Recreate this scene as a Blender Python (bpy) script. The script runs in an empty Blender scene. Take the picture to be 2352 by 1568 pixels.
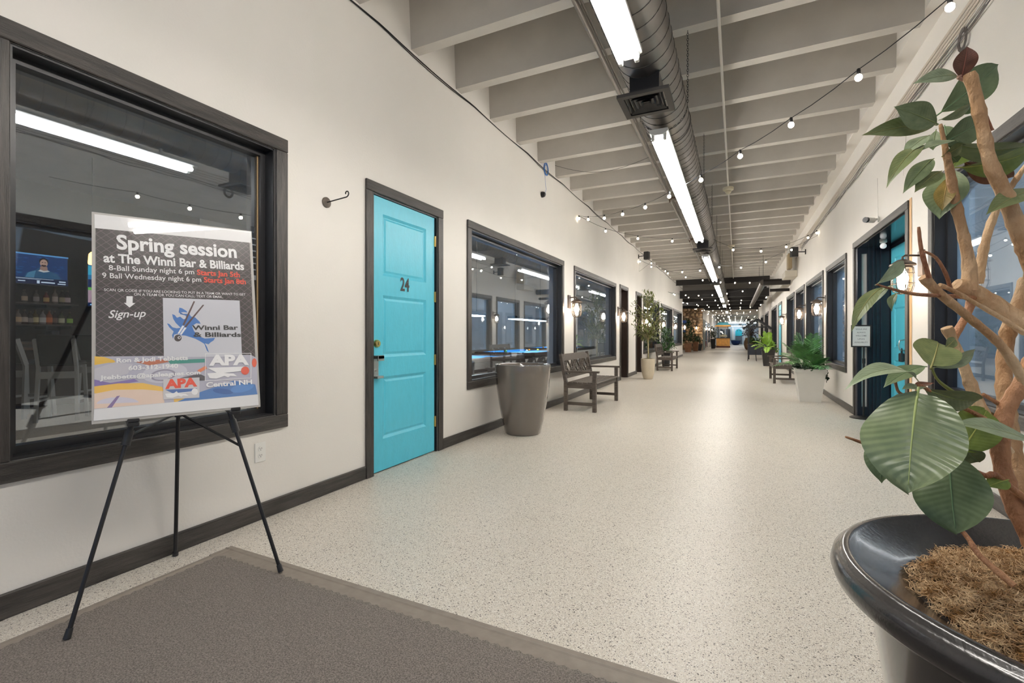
import bpy, math, random
import numpy as np
from mathutils import Vector, Matrix, noise
R = random.Random(7)
SC = bpy.context.scene
COL = SC.collection
# ---------------------------------------------------------------- camera, sky, exposure
CAMZ, YAW, F, VX, VY = 1.15, math.radians(25.66), 1070.0, 1176.0, 770.0
S_, C_ = math.sin(YAW), math.cos(YAW)
cam = bpy.data.objects.new('camera', bpy.data.cameras.new('camera'))
COL.objects.link(cam)
cam.location = (0, 0, CAMZ)
cam.rotation_euler = (math.radians(90), 0, YAW)
cam.data.sensor_width = 36; cam.data.lens = 36 * F / 2352
cam.data.shift_y = -14 / 2352
cam.data.clip_start = .02; cam.data.clip_end = 200
SC.camera = cam
w = bpy.data.worlds.new('sky'); SC.world = w; w.use_nodes = True
bg = w.node_tree.nodes['Background']
bg.inputs[0].default_value = (.42, .62, 1.0, 1)      # dusk daylight entering by the entrance behind the camera
bg.inputs[1].default_value = .5
SC.view_settings.view_transform = 'Standard'; SC.view_settings.look = 'None'
SC.view_settings.gamma = 1; SC.view_settings.use_curve_mapping = False
SC.view_settings.exposure = EXPOSURE = 0.0
TUBE = 70.0
XL, XR, ZC, ZS = -2.68, 1.554, 3.765, 4.27            # corridor walls, rib underside, slab

# ---------------------------------------------------------------- placing: a pixel and a plane give a world point
def ray(px, py):
    a, b = (px - VX) / F, (VY - py) / F
    return Vector((-S_ + a * C_, C_ + a * S_, b))
def P(px, py, D):
    return Vector((0, 0, CAMZ)) + ray(px, py) * D
def onX(px, py, X):
    r = ray(px, py); return Vector((0, 0, CAMZ)) + r * (X / r.x)
def onY(px, py, Y):
    r = ray(px, py); return Vector((0, 0, CAMZ)) + r * (Y / r.y)
def onZ(px, py, z):
    r = ray(px, py); return Vector((0, 0, CAMZ)) + r * ((z - CAMZ) / r.z)

# ---------------------------------------------------------------- materials
def nodes(m):
    m.use_nodes = True; nt = m.node_tree; return nt, nt.nodes['Principled BSDF']
MATS = {}
def mat(name, col, rough=.6, metal=0, var=0, scale=8, bump=0, bscale=60, stretch=(1, 1, 1), coat=0, col2=None, emit=None, spec=None, trans=0):
    if name in MATS: return MATS[name]
    m = bpy.data.materials.new(name); nt, b = nodes(m); N, L = nt.nodes, nt.links
    b.inputs['Base Color'].default_value = (*col, 1); b.inputs['Roughness'].default_value = rough
    b.inputs['Metallic'].default_value = metal
    if coat: b.inputs['Coat Weight'].default_value = coat; b.inputs['Coat Roughness'].default_value = .12
    if spec is not None: b.inputs['Specular IOR Level'].default_value = spec
    if trans: b.inputs['Transmission Weight'].default_value = trans
    if emit: b.inputs['Emission Color'].default_value = (*emit[:3], 1); b.inputs['Emission Strength'].default_value = emit[3]
    if var or bump:
        tc = N.new('ShaderNodeTexCoord'); mp = N.new('ShaderNodeMapping'); mp.inputs['Scale'].default_value = stretch
        L.new(tc.outputs['Object'], mp.inputs[0])
        if var:
            n = N.new('ShaderNodeTexNoise'); n.inputs['Scale'].default_value = scale; n.inputs['Detail'].default_value = 6
            L.new(mp.outputs[0], n.inputs['Vector'])
            r = N.new('ShaderNodeValToRGB')
            c2 = col2 or tuple(min(1, c * (1 + var)) for c in col)
            c1 = col if col2 else tuple(c * (1 - var) for c in col)
            r.color_ramp.elements[0].position = .35; r.color_ramp.elements[1].position = .68
            r.color_ramp.elements[0].color = (*c1, 1); r.color_ramp.elements[1].color = (*c2, 1)
            L.new(n.outputs[0], r.inputs[0]); L.new(r.outputs[0], b.inputs['Base Color'])
        if bump:
            n2 = N.new('ShaderNodeTexNoise'); n2.inputs['Scale'].default_value = bscale; n2.inputs['Detail'].default_value = 4
            L.new(mp.outputs[0], n2.inputs['Vector'])
            bp = N.new('ShaderNodeBump'); bp.inputs['Strength'].default_value = bump; bp.inputs['Distance'].default_value = .01
            L.new(n2.outputs[0], bp.inputs['Height']); L.new(bp.outputs[0], b.inputs['Normal'])
    MATS[name] = m; return m
def emat(name, col, s):
    if name in MATS: return MATS[name]
    m = bpy.data.materials.new(name); m.use_nodes = True; nt = m.node_tree; nt.nodes.clear()
    e = nt.nodes.new('ShaderNodeEmission'); o = nt.nodes.new('ShaderNodeOutputMaterial')
    e.inputs[0].default_value = (*col, 1); e.inputs[1].default_value = s
    nt.links.new(e.outputs[0], o.inputs[0]); MATS[name] = m; return m
def glass_mat(name, tint, refl, base, gcol=(1, 1, 1)):
    m = bpy.data.materials.new(name); m.use_nodes = True; nt = m.node_tree; nt.nodes.clear(); N, L = nt.nodes, nt.links
    t = N.new('ShaderNodeBsdfTransparent'); t.inputs[0].default_value = (*tint, 1)
    g = N.new('ShaderNodeBsdfGlossy'); g.inputs['Roughness'].default_value = .01; g.inputs[0].default_value = (*gcol, 1)
    fr = N.new('ShaderNodeFresnel'); ge = N.new('ShaderNodeNewGeometry'); im = N.new('ShaderNodeMix'); im.inputs[2].default_value = refl; im.inputs[3].default_value = 1 / refl
    L.new(ge.outputs['Backfacing'], im.inputs[0]); L.new(im.outputs[0], fr.inputs[0])      # same reflectance on both faces of the thin pane
    ad = N.new('ShaderNodeMath'); ad.operation = 'ADD'; ad.use_clamp = True; ad.inputs[1].default_value = base
    L.new(fr.outputs[0], ad.inputs[0])
    mx = N.new('ShaderNodeMixShader'); o = N.new('ShaderNodeOutputMaterial')
    L.new(ad.outputs[0], mx.inputs[0]); L.new(t.outputs[0], mx.inputs[1]); L.new(g.outputs[0], mx.inputs[2]); L.new(mx.outputs[0], o.inputs[0])
    MATS[name] = m; return m
WALL = mat('wall_paint', (.80, .765, .71), .55, var=.035, scale=.9, bump=.10, bscale=70)
RIB = mat('rib_paint', (.52, .49, .445), .7, var=.07, scale=2.2, bump=.12, bscale=40)
SLAB = mat('slab_paint', (.42, .39, .35), .75, var=.08, scale=2)
DARKW = mat('dark_stained_wood', (.024, .021, .019), .38, col2=(.066, .057, .050), var=1, scale=5, bump=.35, bscale=26, stretch=(12, 1.0, 12))
DARKV = mat('dark_stained_wood_upright', (.024, .021, .019), .38, col2=(.066, .057, .050), var=1, scale=5, bump=.35, bscale=26, stretch=(12, 12, 1.0))
BLACK = mat('black_paint', (.020, .020, .022), .35, bump=.08, bscale=40)
BLACKM = mat('black_metal', (.018, .018, .019), .38, metal=.3)
TEAL = mat('turquoise_paint', (.095, .54, .70), .38, var=.03, scale=30, bump=.14, bscale=90, stretch=(1, 1, .35))
INJAMB = mat('pale_blue_jamb', (.62, .76, .88), .5)
GLASS = glass_mat('window_glass', (.93, .95, .97), 1.42, .16, (.86, .93, 1))
BRASS = mat('brass', (.85, .60, .22), .28, metal=1)
STEEL = mat('brushed_steel', (.55, .54, .52), .32, metal=1)
WHITEP = mat('white_plastic', (.80, .79, .75), .4)
TUBEM = emat('fluorescent_tube', (1, .95, .885), TUBE)
BULBM = emat('warm_bulb', (1, .84, .62), 26)
BENCHW = mat('grey_brown_wood', (.060, .046, .036), .5, col2=(.115, .093, .074), var=1, scale=6, bump=.3, bscale=30, stretch=(1.2, 8, 8))
def terrazzo():
    m = bpy.data.materials.new('flake_epoxy_floor'); nt, b = nodes(m); N, L = nt.nodes, nt.links
    tc = N.new('ShaderNodeTexCoord'); ob = tc.outputs['Object']
    def vor(s, thr, soft):
        v = N.new('ShaderNodeTexVoronoi'); v.inputs['Scale'].default_value = s; v.inputs['Randomness'].default_value = 1
        L.new(ob, v.inputs['Vector'])
        c = N.new('ShaderNodeSeparateColor'); L.new(v.outputs['Color'], c.inputs[0])
        r = N.new('ShaderNodeMath'); r.operation = 'GREATER_THAN'; r.inputs[1].default_value = thr; L.new(c.outputs[0], r.inputs[0])
        return r.outputs[0], v
    base = N.new('ShaderNodeTexNoise'); base.inputs['Scale'].default_value = 1.3; base.inputs['Detail'].default_value = 4; L.new(ob, base.inputs['Vector'])
    cr = N.new('ShaderNodeValToRGB'); cr.color_ramp.elements[0].color = (.60, .55, .475, 1); cr.color_ramp.elements[1].color = (.71, .655, .57, 1)
    L.new(base.outputs[0], cr.inputs[0])
    cur = cr.outputs[0]
    for s, thr, col in ((420, .78, (.47, .43, .37)), (300, .84, (.76, .73, .67)), (330, .93, (.20, .175, .15)), (210, .975, (.10, .085, .075))):
        f, v = vor(s, thr, 0)
        mx = N.new('ShaderNodeMix'); mx.data_type = 'RGBA'; mx.inputs[7].default_value = (*col, 1)
        L.new(f, mx.inputs[0]); L.new(cur, mx.inputs[6]); cur = mx.outputs[2]
    L.new(cur, b.inputs['Base Color'])
    b.inputs['Roughness'].default_value = .40; b.inputs['Specular IOR Level'].default_value = .4
    n = N.new('ShaderNodeTexNoise'); n.inputs['Scale'].default_value = 45; n.inputs['Detail'].default_value = 3; L.new(ob, n.inputs['Vector'])
    bp = N.new('ShaderNodeBump'); bp.inputs['Strength'].default_value = .22; bp.inputs['Distance'].default_value = .01; L.new(n.outputs[0], bp.inputs['Height']); L.new(bp.outputs[0], b.inputs['Normal'])
    return m
FLOORM = terrazzo()

# ---------------------------------------------------------------- mesh building
OFF = {}
class MB:
    def __init__(s): s.v = []; s.f = []; s.uv = None
    def add(s, vs, fs):
        n = len(s.v); s.v += [Vector(v) for v in vs]; s.f += [tuple(i + n for i in f) for f in fs]; return s
    def box(s, x0, x1, y0, y1, z0, z1):
        vs = [(x, y, z) for x in (x0, x1) for y in (y0, y1) for z in (z0, z1)]
        return s.add(vs, [(0, 1, 3, 2), (4, 6, 7, 5), (0, 4, 5, 1), (2, 3, 7, 6), (0, 2, 6, 4), (1, 5, 7, 3)])
    def bevbox(s, x0, x1, y0, y1, z0, z1, b=.006):
        xs, ys, zs = (x0, x1), (y0, y1), (z0, z1); vs = []; idx = {}
        for i in (0, 1):
            for j in (0, 1):
                for k in (0, 1):
                    sx, sy, sz = (1 - 2 * i), (1 - 2 * j), (1 - 2 * k)
                    for a in range(3):
                        p = [xs[i] + sx * b, ys[j] + sy * b, zs[k] + sz * b]; p[a] = (xs[i], ys[j], zs[k])[a]
                        idx[i, j, k, a] = len(vs); vs.append(p)
        fs = []
        fs += [tuple(idx[i, j, k, 0] for j, k in ((0, 0), (1, 0), (1, 1), (0, 1))) for i in (0, 1)]
        fs += [tuple(idx[i, j, k, 1] for i, k in ((0, 0), (1, 0), (1, 1), (0, 1))) for j in (0, 1)]
        fs += [tuple(idx[i, j, k, 2] for i, j in ((0, 0), (1, 0), (1, 1), (0, 1))) for k in (0, 1)]
        for i in (0, 1):
            for j in (0, 1): fs.append((idx[i, j, 0, 0], idx[i, j, 1, 0], idx[i, j, 1, 1], idx[i, j, 0, 1]))
            for k in (0, 1): fs.append((idx[i, 0, k, 0], idx[i, 1, k, 0], idx[i, 1, k, 2], idx[i, 0, k, 2]))
        for j in (0, 1):
            for k in (0, 1): fs.append((idx[0, j, k, 1], idx[1, j, k, 1], idx[1, j, k, 2], idx[0, j, k, 2]))
        fs += [(idx[i, j, k, 0], idx[i, j, k, 1], idx[i, j, k, 2]) for i in (0, 1) for j in (0, 1) for k in (0, 1)]
        return s.add(vs, fs)
    def bar(s, a, b, w, h, up=(0, 0, 1)):
        a, b = Vector(a), Vector(b); d = (b - a).normalized(); u = Vector(up)
        r = d.cross(u)
        if r.length < 1e-4: r = d.cross(Vector((1, 0, 0)))
        r.normalize(); u = r.cross(d).normalized(); vs = []
        for p in (a, b):
            for i, j in ((-1, -1), (1, -1), (1, 1), (-1, 1)): vs.append(p + r * (i * w / 2) + u * (j * h / 2))
        return s.add(vs, [(0, 1, 2, 3), (7, 6, 5, 4), (0, 4, 5, 1), (1, 5, 6, 2), (2, 6, 7, 3), (3, 7, 4, 0)])
    def tube(s, pts, rad, n=8, cap=True):
        pts = [Vector(p) for p in pts]; m = len(pts)
        rs = rad if isinstance(rad, (list, tuple)) else [rad] * m
        vs = []; fs = []; ref = None
        for i, p in enumerate(pts):
            d = (pts[min(i + 1, m - 1)] - pts[max(i - 1, 0)])
            d = d.normalized() if d.length > 1e-9 else Vector((0, 0, 1))
            if ref is None: ref = d.orthogonal().normalized()
            ref = ref - d * ref.dot(d); ref = ref.normalized() if ref.length > 1e-6 else d.orthogonal().normalized()
            q = d.cross(ref)
            for k in range(n):
                t = 2 * math.pi * k / n; vs.append(p + (ref * math.cos(t) + q * math.sin(t)) * rs[i])
        for i in range(m - 1):
            for k in range(n):
                k2 = (k + 1) % n; fs.append((i * n + k, i * n + k2, (i + 1) * n + k2, (i + 1) * n + k))
        if cap: fs += [tuple(range(n))[::-1], tuple(range((m - 1) * n, m * n))]
        return s.add(vs, fs)
    def lathe(s, prof, c=(0, 0, 0), n=32, sx=1, sy=1):
        c = Vector(c); vs = []; fs = []
        for r, z in prof:
            for k in range(n):
                t = 2 * math.pi * k / n; vs.append(c + Vector((r * math.cos(t) * sx, r * math.sin(t) * sy, z)))
        for i in range(len(prof) - 1):
            for k in range(n):
                k2 = (k + 1) % n; fs.append((i * n + k, i * n + k2, (i + 1) * n + k2, (i + 1) * n + k))
        fs += [tuple(range(n))[::-1], tuple(range((len(prof) - 1) * n, len(prof) * n))]
        return s.add(vs, fs)
    def ball(s, c, r, n=10, m=7, sz=1):
        return s.lathe([(max(1e-4, r * math.sin(math.pi * i / m)), -r * sz * math.cos(math.pi * i / m)) for i in range(m + 1)], c, n)
    def prism(s, poly, h, M):
        n = len(poly); vs = [M @ Vector((x, y, 0)) for x, y in poly] + [M @ Vector((x, y, h)) for x, y in poly]
        return s.add(vs, [tuple(range(n))[::-1], tuple(range(n, 2 * n))] + [(i, (i + 1) % n, n + (i + 1) % n, n + i) for i in range(n)])
    def xf(s, M):
        s.v = [M @ v for v in s.v]; return s
    def build(s, name, m, parent=None, smooth=False, auto=None, kind=None, label=None):
        me = bpy.data.meshes.new(name)
        if parent is not None: off = OFF.get(parent.name, Vector())
        else:
            xs = [v.x for v in s.v]; ys = [v.y for v in s.v]; zs = [v.z for v in s.v]
            off = Vector(((min(xs) + max(xs)) / 2, (min(ys) + max(ys)) / 2, min(zs)))
        me.from_pydata([tuple(v - off) for v in s.v], [], s.f)
        if s.uv:
            l = me.uv_layers.new(name='uv')
            for i, lp in enumerate(me.loops): l.data[i].uv = s.uv[lp.vertex_index]
        me.materials.append(m)
        if smooth:
            me.polygons.foreach_set('use_smooth', [True] * len(me.polygons))
            if auto: me.set_sharp_from_angle(angle=math.radians(auto))
        me.update()
        o = bpy.data.objects.new(name, me); COL.objects.link(o)
        if parent is not None: o.parent = parent
        else: o.location = off
        OFF[o.name] = off
        if kind: o['kind'] = kind
        if label: o['label'] = label
        return o
def tag(o, label=None, cat=None, group=None, kind=None):
    if label: o['label'] = label
    if cat: o['category'] = cat
    if group: o['group'] = group
    if kind: o['kind'] = kind
    return o
def root(name, loc, label=None, cat=None, group=None, kind=None):
    o = bpy.data.objects.new(name, None); COL.objects.link(o); o.location = loc; OFF[o.name] = Vector(loc)
    o.empty_display_size = .1
    return tag(o, label, cat, group, kind)
def copy_tree(o, loc=None, rz=None, label=None, parent=None):
    c = o.copy(); COL.objects.link(c)
    if parent is not None: c.parent = parent
    if loc is not None: c.location = loc
    if rz is not None: c.rotation_euler.z = rz
    if label: c['label'] = label
    for ch in o.children: copy_tree(ch, parent=c)
    return c
def box(name, m, x0, x1, y0, y1, z0, z1, parent=None, bev=0, **k):
    mb = MB(); (mb.bevbox(x0, x1, y0, y1, z0, z1, bev) if bev else mb.box(x0, x1, y0, y1, z0, z1)); return mb.build(name, m, parent, **k)
FONTS = {}
def text_mesh(txt, bold=0.0, shear=0):
    key = (txt, bold, shear)
    if key in FONTS: return FONTS[key]
    cu = bpy.data.curves.new('t', 'FONT'); cu.body = txt; cu.offset = bold; cu.shear = shear; cu.resolution_u = 3
    ob = bpy.data.objects.new('t', cu); COL.objects.link(ob)
    dg = bpy.context.evaluated_depsgraph_get()
    me = bpy.data.meshes.new_from_object(ob.evaluated_get(dg))
    vs = [v.co.copy() for v in me.vertices]; fs = [tuple(p.vertices) for p in me.polygons]
    bpy.data.objects.remove(ob); bpy.data.curves.remove(cu); bpy.data.meshes.remove(me)
    x0 = min(v.x for v in vs); x1 = max(v.x for v in vs); y1 = max(v.y for v in vs); y0 = min(0, min(v.y for v in vs))
    FONTS[key] = (vs, fs, x0, x1, y0, y1); return FONTS[key]
def text_mb(txt, O, U, Vv, height, width=None, bold=0.0, shear=0, lift=None, capital=None):
    """flat letters with the baseline starting at O along unit U, up along unit Vv; cap height and full width in metres"""
    vs, fs, x0, x1, y0, y1 = text_mesh(txt, bold, shear)
    cap = .69
    sy = height / cap; sx = (width / (x1 - x0)) if width else sy
    Nn = U.cross(Vv).normalized() * (lift if lift is not None else .0006)
    mb = MB(); mb.add([O + U * ((v.x - x0) * sx) + Vv * (v.y * sy) + Nn for v in vs], fs); return mb
# ================================================================ STRUCTURE
fl = MB(); fl.add([(-14, -6, 0), (7, -6, 0), (7, 69, 0), (-14, 69, 0), (-14, -6, -.1), (7, -6, -.1), (7, 69, -.1), (-14, 69, -.1)],
                  [(0, 1, 2, 3), (7, 6, 5, 4), (0, 4, 5, 1), (2, 6, 7, 3), (1, 5, 6, 2), (0, 3, 7, 4)])
fo = fl.build('floor', FLOORM); tag(fo, 'pale speckled flake floor of the long corridor', 'floor', kind='structure')
ce = root('ceiling', (0, 0, ZS), 'ribbed grey ceiling over the corridor', 'ceiling', kind='structure')
box('slab', SLAB, -14, 7, -1.6, 24.3, ZS, ZS + .15, ce)
DECKM = mat('dark_metal_deck', (.16, .145, .13), .6)
dk = MB()
for i in range(0, 226):
    y = 24.3 + i * .2
    dk.add([(-14, y, ZS), (7, y, ZS), (7, y + .08, ZS), (-14, y + .08, ZS), (-14, y + .1, ZS - .06), (7, y + .1, ZS - .06), (7, y + .18, ZS - .06), (-14, y + .18, ZS - .06), (-14, y + .2, ZS), (7, y + .2, ZS)],
           [(0, 3, 2, 1), (3, 4, 5, 2), (4, 7, 6, 5), (7, 8, 9, 6)])
dk.build('metal_deck', DECKM, ce)
def rib(y):
    mb = MB(); t = .055; T = .09
    pr = [(y - t, ZC), (y + t, ZC), (y + T, ZS), (y - T, ZS)]
    mb.add([(XL, a, b) for a, b in pr] + [(1.41, a, b) for a, b in pr], [(0, 1, 2, 3), (7, 6, 5, 4), (0, 4, 5, 1), (1, 5, 6, 2), (2, 6, 7, 3), (3, 7, 4, 0)])
    return mb
RIBY = [3.50 + .757 * k for k in range(-6, 27)]
r0 = rib(0).build('ceiling_rib', RIB, ce)
r0.location.y = RIBY[0]
for y in RIBY[1:]:
    c = r0.copy(); COL.objects.link(c); c.parent = ce; c.location.y = y

def wall(name, x0, x1, ya, yb, zt, ops, m, label, z0=0):
    """a wall along Y with openings (y0, y1, z0, z1)"""
    mb = MB(); ops = sorted(ops); y = ya
    for (a, b, c, d) in ops:
        if a > y: mb.box(x0, x1, y, a, z0, zt)
        if c > z0: mb.box(x0, x1, a, b, z0, c)
        if d < zt: mb.box(x0, x1, a, b, d, zt)
        y = b
    if yb > y: mb.box(x0, x1, y, yb, z0, zt)
    o = mb.build(name, m); return tag(o, label, 'wall', kind='structure')

TW = .085; TH = .03
# --- left: (kind, outer y0, outer y1, outer z0, outer z1)
LO = [('window', .74, 2.13, .55, 2.435), ('door', 2.855, 3.94, 0, 2.41), ('window', 4.42, 7.62, .55, 2.43), ('window', 8.19, 11.5, .55, 2.43),
      ('door', 11.93, 12.95, 0, 2.46), ('door', 14.05, 15.0, 0, 2.46), ('window', 15.3, 18.76, .55, 2.43), ('window', 19.15, 22.85, .55, 2.43), ('window', 23.25, 27.05, .62, 2.43)]
RO = [('window', 1.2, 5.32, .58, 2.50), ('alcove', 5.86, 8.27, 0, 2.49), ('window', 8.75, 10.52, .57, 2.43), ('window', 10.88, 13.33, .57, 2.43),
      ('window', 13.62, 15.47, .57, 2.43), ('window', 15.85, 18.1, .57, 2.43), ('door', 20.05, 21.7, 0, 2.43), ('window', 22.4, 25.5, .4, 2.43), ('window', 28.0, 31.2, .4, 2.43), ('window', 33.0, 36.2, .4, 2.43)]
def inner(o): return (o[1] + TW, o[2] - TW, o[3] + TW if o[3] > 0 else 0, o[4] - TW)
WT = .26
wall('wall_left', XL - WT, XL, -1.6, 27.6, ZS, [inner(o) for o in LO], WALL, 'long cream wall with black framed windows and door 24')
wall('wall_right', XR, XR + WT, -1.6, 40, ZS, [inner(o) for o in RO], WALL, 'cream wall on the side of the foliage plant and door 9')
# the ledge the ribs rest on along the right wall
lb = MB(); lb.box(1.41, XR, -1.6, 24.3, ZC + .075, ZS)
tag(lb.build('trim_1', WALL), 'cream boxed ledge along the top of the right wall', 'ledge', kind='structure')

WN = [0, 0]
LBL_L = ['black framed window behind the poster easel showing a bar', 'blue door 24', 'black framed window between door 24 and the first bench', 'black framed window behind the first bench',
         'narrow dark doorway beyond the first bench', 'narrow dark doorway behind the small tree', 'window behind the small tree', 'window behind the second bench', 'last window before the corner of the left wall']
LBL_R = ['large window behind the foliage plant branches', 'recessed entry', 'window beside the recessed entry to door 9', 'second window from the recessed entry', 'third window from the recessed entry with no lantern after it',
         'fourth window from the recessed entry', 'turquoise door further down', 'dark window beyond the further turquoise door', 'dark window by the wishing well', 'far dark window before the right wall ends']
def opening(o, side, i, label):
    kind, y0, y1, z0, z1 = o
    xs = XL if side < 0 else XR
    def bx(name, m, d0, d1, a, b, c, d, par, bev=0, **k):      # depth measured into the wall, negative = out into the corridor
        u, v = xs + side * d0, xs + side * d1
        return box(name, m, min(u, v), max(u, v), a, b, c, d, par, bev, **k)
    if kind == 'window': WN[0] += 1; nm = 'window_%d' % WN[0]; cat = 'window'
    else: WN[1] += 1; nm = 'door_%d' % WN[1]; cat = 'door'
    g = root(nm, (xs, (y0 + y1) / 2, z0), label, cat, kind='structure')
    iy0, iy1, iz0, iz1 = inner(o)
    bx('trim_board', DARKW, -.022, -.0005, y0, y1, iz1, z1, g, .004)
    bx('trim_board', DARKV, -.020, -.0005, y0, iy0, iz0, iz1, g, .004)
    bx('trim_board', DARKV, -.020, -.0005, iy1, y1, iz0, iz1, g, .004)
    if z0 > 0: bx('trim_board', DARKW, -.022, -.0005, y0, y1, z0, iz0, g, .004)
    if kind == 'window':
        j = MB(); e = .012; f = .045; dg = .125
        def add(mb, d0, d1, a, b, c, d):
            u, v = xs + side * d0, xs + side * d1; mb.box(min(u, v), max(u, v), a, b, c, d)
        add(j, 0, dg, iy0, iy0 + e, iz0, iz1); add(j, 0, dg, iy1 - e, iy1, iz0, iz1)
        add(j, 0, dg, iy0 + e, iy1 - e, iz0, iz0 + e); add(j, 0, dg, iy0 + e, iy1 - e, iz1 - e, iz1)
        j.build('jamb', BLACK, g)
        k = MB(); d0, d1 = .075, dg + .012
        add(k, d0, d1, iy0 + e, iy0 + f, iz0 + e, iz1 - e); add(k, d0, d1, iy1 - f, iy1 - e, iz0 + e, iz1 - e)
        add(k, d0, d1, iy0 + f, iy1 - f, iz0 + e, iz0 + f); add(k, d0, d1, iy0 + f, iy1 - f, iz1 - f, iz1 - e)
        k.build('sash', BLACK, g)
        bd = MB(); add(bd, .098, .104, iy1 - f - .006, iy1 - f, iz0 + f, iz1 - f)
        if side < 0 and i == 0: bd.build('glazing_bead', mat('pine_bead', (.55, .36, .18), .5), g)
        bx('pane', GLASS, .106, .112, iy0 + f - .01, iy1 - f + .01, iz0 + f - .01, iz1 - f + .01, g)
        q = MB(); add(q, dg + .013, WT + .002, iy0, iy0 + .01, iz0, iz1); add(q, dg + .013, WT + .002, iy1 - .01, iy1, iz0, iz1)
        add(q, dg + .013, WT + .002, iy0 + .01, iy1 - .01, iz0, iz0 + .01); add(q, dg + .013, WT + .002, iy0 + .01, iy1 - .01, iz1 - .01, iz1)
        q.build('inner_jamb', INJAMB if side > 0 else mat('grey_inner_jamb', (.25, .26, .28), .6), g)
    return g

def panel_door(g, xf, side, y0, y1, z0, z1, panels, m, thick=.045):
    """door leaf with sunk moulded panels; xf = face plane towards the corridor, side -1 when the wall lies at lower x"""
    mb = MB(); ys = sorted({y0, y1} | {p[0] for p in panels} | {p[1] for p in panels})
    def X(d): return xf + side * d
    def bxx(d0, d1, a, b, c, d): mb.box(min(X(d0), X(d1)), max(X(d0), X(d1)), a, b, c, d)
    py0, py1 = panels[0][0], panels[0][1]
    bxx(0, thick, y0, py0, z0, z1); bxx(0, thick, py1, y1, z0, z1)
    zs = [z0] + [z for p in sorted(panels, key=lambda p: p[2]) for z in (p[2], p[3])] + [z1]
    for k in range(0, len(zs), 2): bxx(0, thick, py0, py1, zs[k], zs[k + 1])
    leaf = mb.build('door_leaf', m, g)
    for (a, b, c, d) in panels:
        pm = MB(); r = .022; s = .045
        loops = [(0, 0), (r, .012), (r + .006, .012), (s, .006)]
        vs = []; fs = []
        for (q, dep) in loops: vs += [(X(dep), a + q, c + q), (X(dep), b - q, c + q), (X(dep), b - q, d - q), (X(dep), a + q, d - q)]
        for l in range(3):
            for k in range(4):
                k2 = (k + 1) % 4; f = (l * 4 + k, l * 4 + k2, l * 4 + 4 + k2, l * 4 + 4 + k); fs.append(f)
        n = len(loops) * 4; fs.append((n - 4, n - 3, n - 2, n - 1))
        pm.add(vs, fs); pm.build('door_panel', m, g)
    return leaf
for i, o in enumerate(LO):
    if o[0] == 'window': opening(o, -1, i, LBL_L[i])
for i, o in enumerate(RO):
    if o[0] == 'window': opening(o, 1, i, LBL_R[i])
# --- door 24
D24 = opening(LO[1], -1, 1, 'turquoise door numbered 24 with three sunk panels')
iy0, iy1, iz0, iz1 = inner(LO[1])
j = MB(); j.box(XL - .26, XL, iy0, iy0 + .012, 0, iz1); j.box(XL - .26, XL, iy1 - .012, iy1, 0, iz1); j.box(XL - .26, XL, iy0 + .012, iy1 - .012, iz1 - .012, iz1); j.build('jamb', BLACK, D24)
dy0, dy1, dz1 = iy0 + .014, iy1 - .03, iz1 - .016
panel_door(D24, XL - .012, -1, dy0, dy1, .012, dz1, [(dy0 + .125, dy1 - .135, .275, .80), (dy0 + .125, dy1 - .135, .965, 1.49), (dy0 + .125, dy1 - .135, 1.655, 2.175)], TEAL)
for z in (.30, .91, 1.53, 2.08):
    h = MB(); h.box(XL - .012, XL - .006, dy1 - .004, dy1 + .014, z - .05, z + .05); h.tube([(XL - .002, dy1 + .006, z - .052), (XL - .002, dy1 + .006, z + .052)], .006, 8); h.build('hinge', BRASS, D24)
db = MB(); db.tube([(XL - .012, 3.0, 1.082), (XL + .004, 3.0, 1.082), (XL + .012, 3.0, 1.082)], [.033, .031, .026], 20); db.build('deadbolt', BRASS, D24, True, 40)
kh = MB(); kh.box(XL + .012, XL + .0135, 2.997, 3.003, 1.07, 1.094); kh.build('keyhole', BLACK, D24)
hp = MB(); hp.bevbox(XL - .012, XL - .006, 2.962, 3.022, .80, .98, .002)
hp.bevbox(XL - .008, XL + .05, 2.955, 3.03, .955, .985, .004); hp.bevbox(XL + .035, XL + .05, 2.955, 3.03, .94, .985, .003)
hp.bevbox(XL - .008, XL + .045, 2.955, 3.03, .795, .815, .004)
hp.build('pull_handle', STEEL, D24)
lk = MB(); lk.tube([(XL - .008, 2.992, .86), (XL + .004, 2.992, .86)], .012, 14); lk.build('lock_cylinder', STEEL, D24, True, 40)
nt_ = text_mb('24', Vector((XL - .0115, 3.36 - .055 * 1, 1.15 + .40)), Vector((0, 1, 0)), Vector((0, 0, 1)), .115, .125, bold=.022, lift=.003)
nt_.build('door_number', BLACK, D24)
# --- narrow dark doorways
for i in (4, 5):
    o = LO[i]; g = opening(o, -1, i, LBL_L[i]); a, b, c, d = inner(o)
    DB = mat('dark_brown_door', (.030, .017, .012), .4, var=.2, scale=6, stretch=(6, 6, 1))
    panel_door(g, XL - .14, -1, a + .002, b - .002, .01, d - .01, [(a + .15, b - .15, .25, 1.0), (a + .15, b - .15, 1.2, 2.1)], DB)
    j = MB(); j.box(XL - .14, XL, a, a + .012, 0, d); j.box(XL - .14, XL, b - .012, b, 0, d); j.box(XL - .14, XL, a + .012, b - .012, d - .012, d); j.build('jamb', DB, g)
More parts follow.
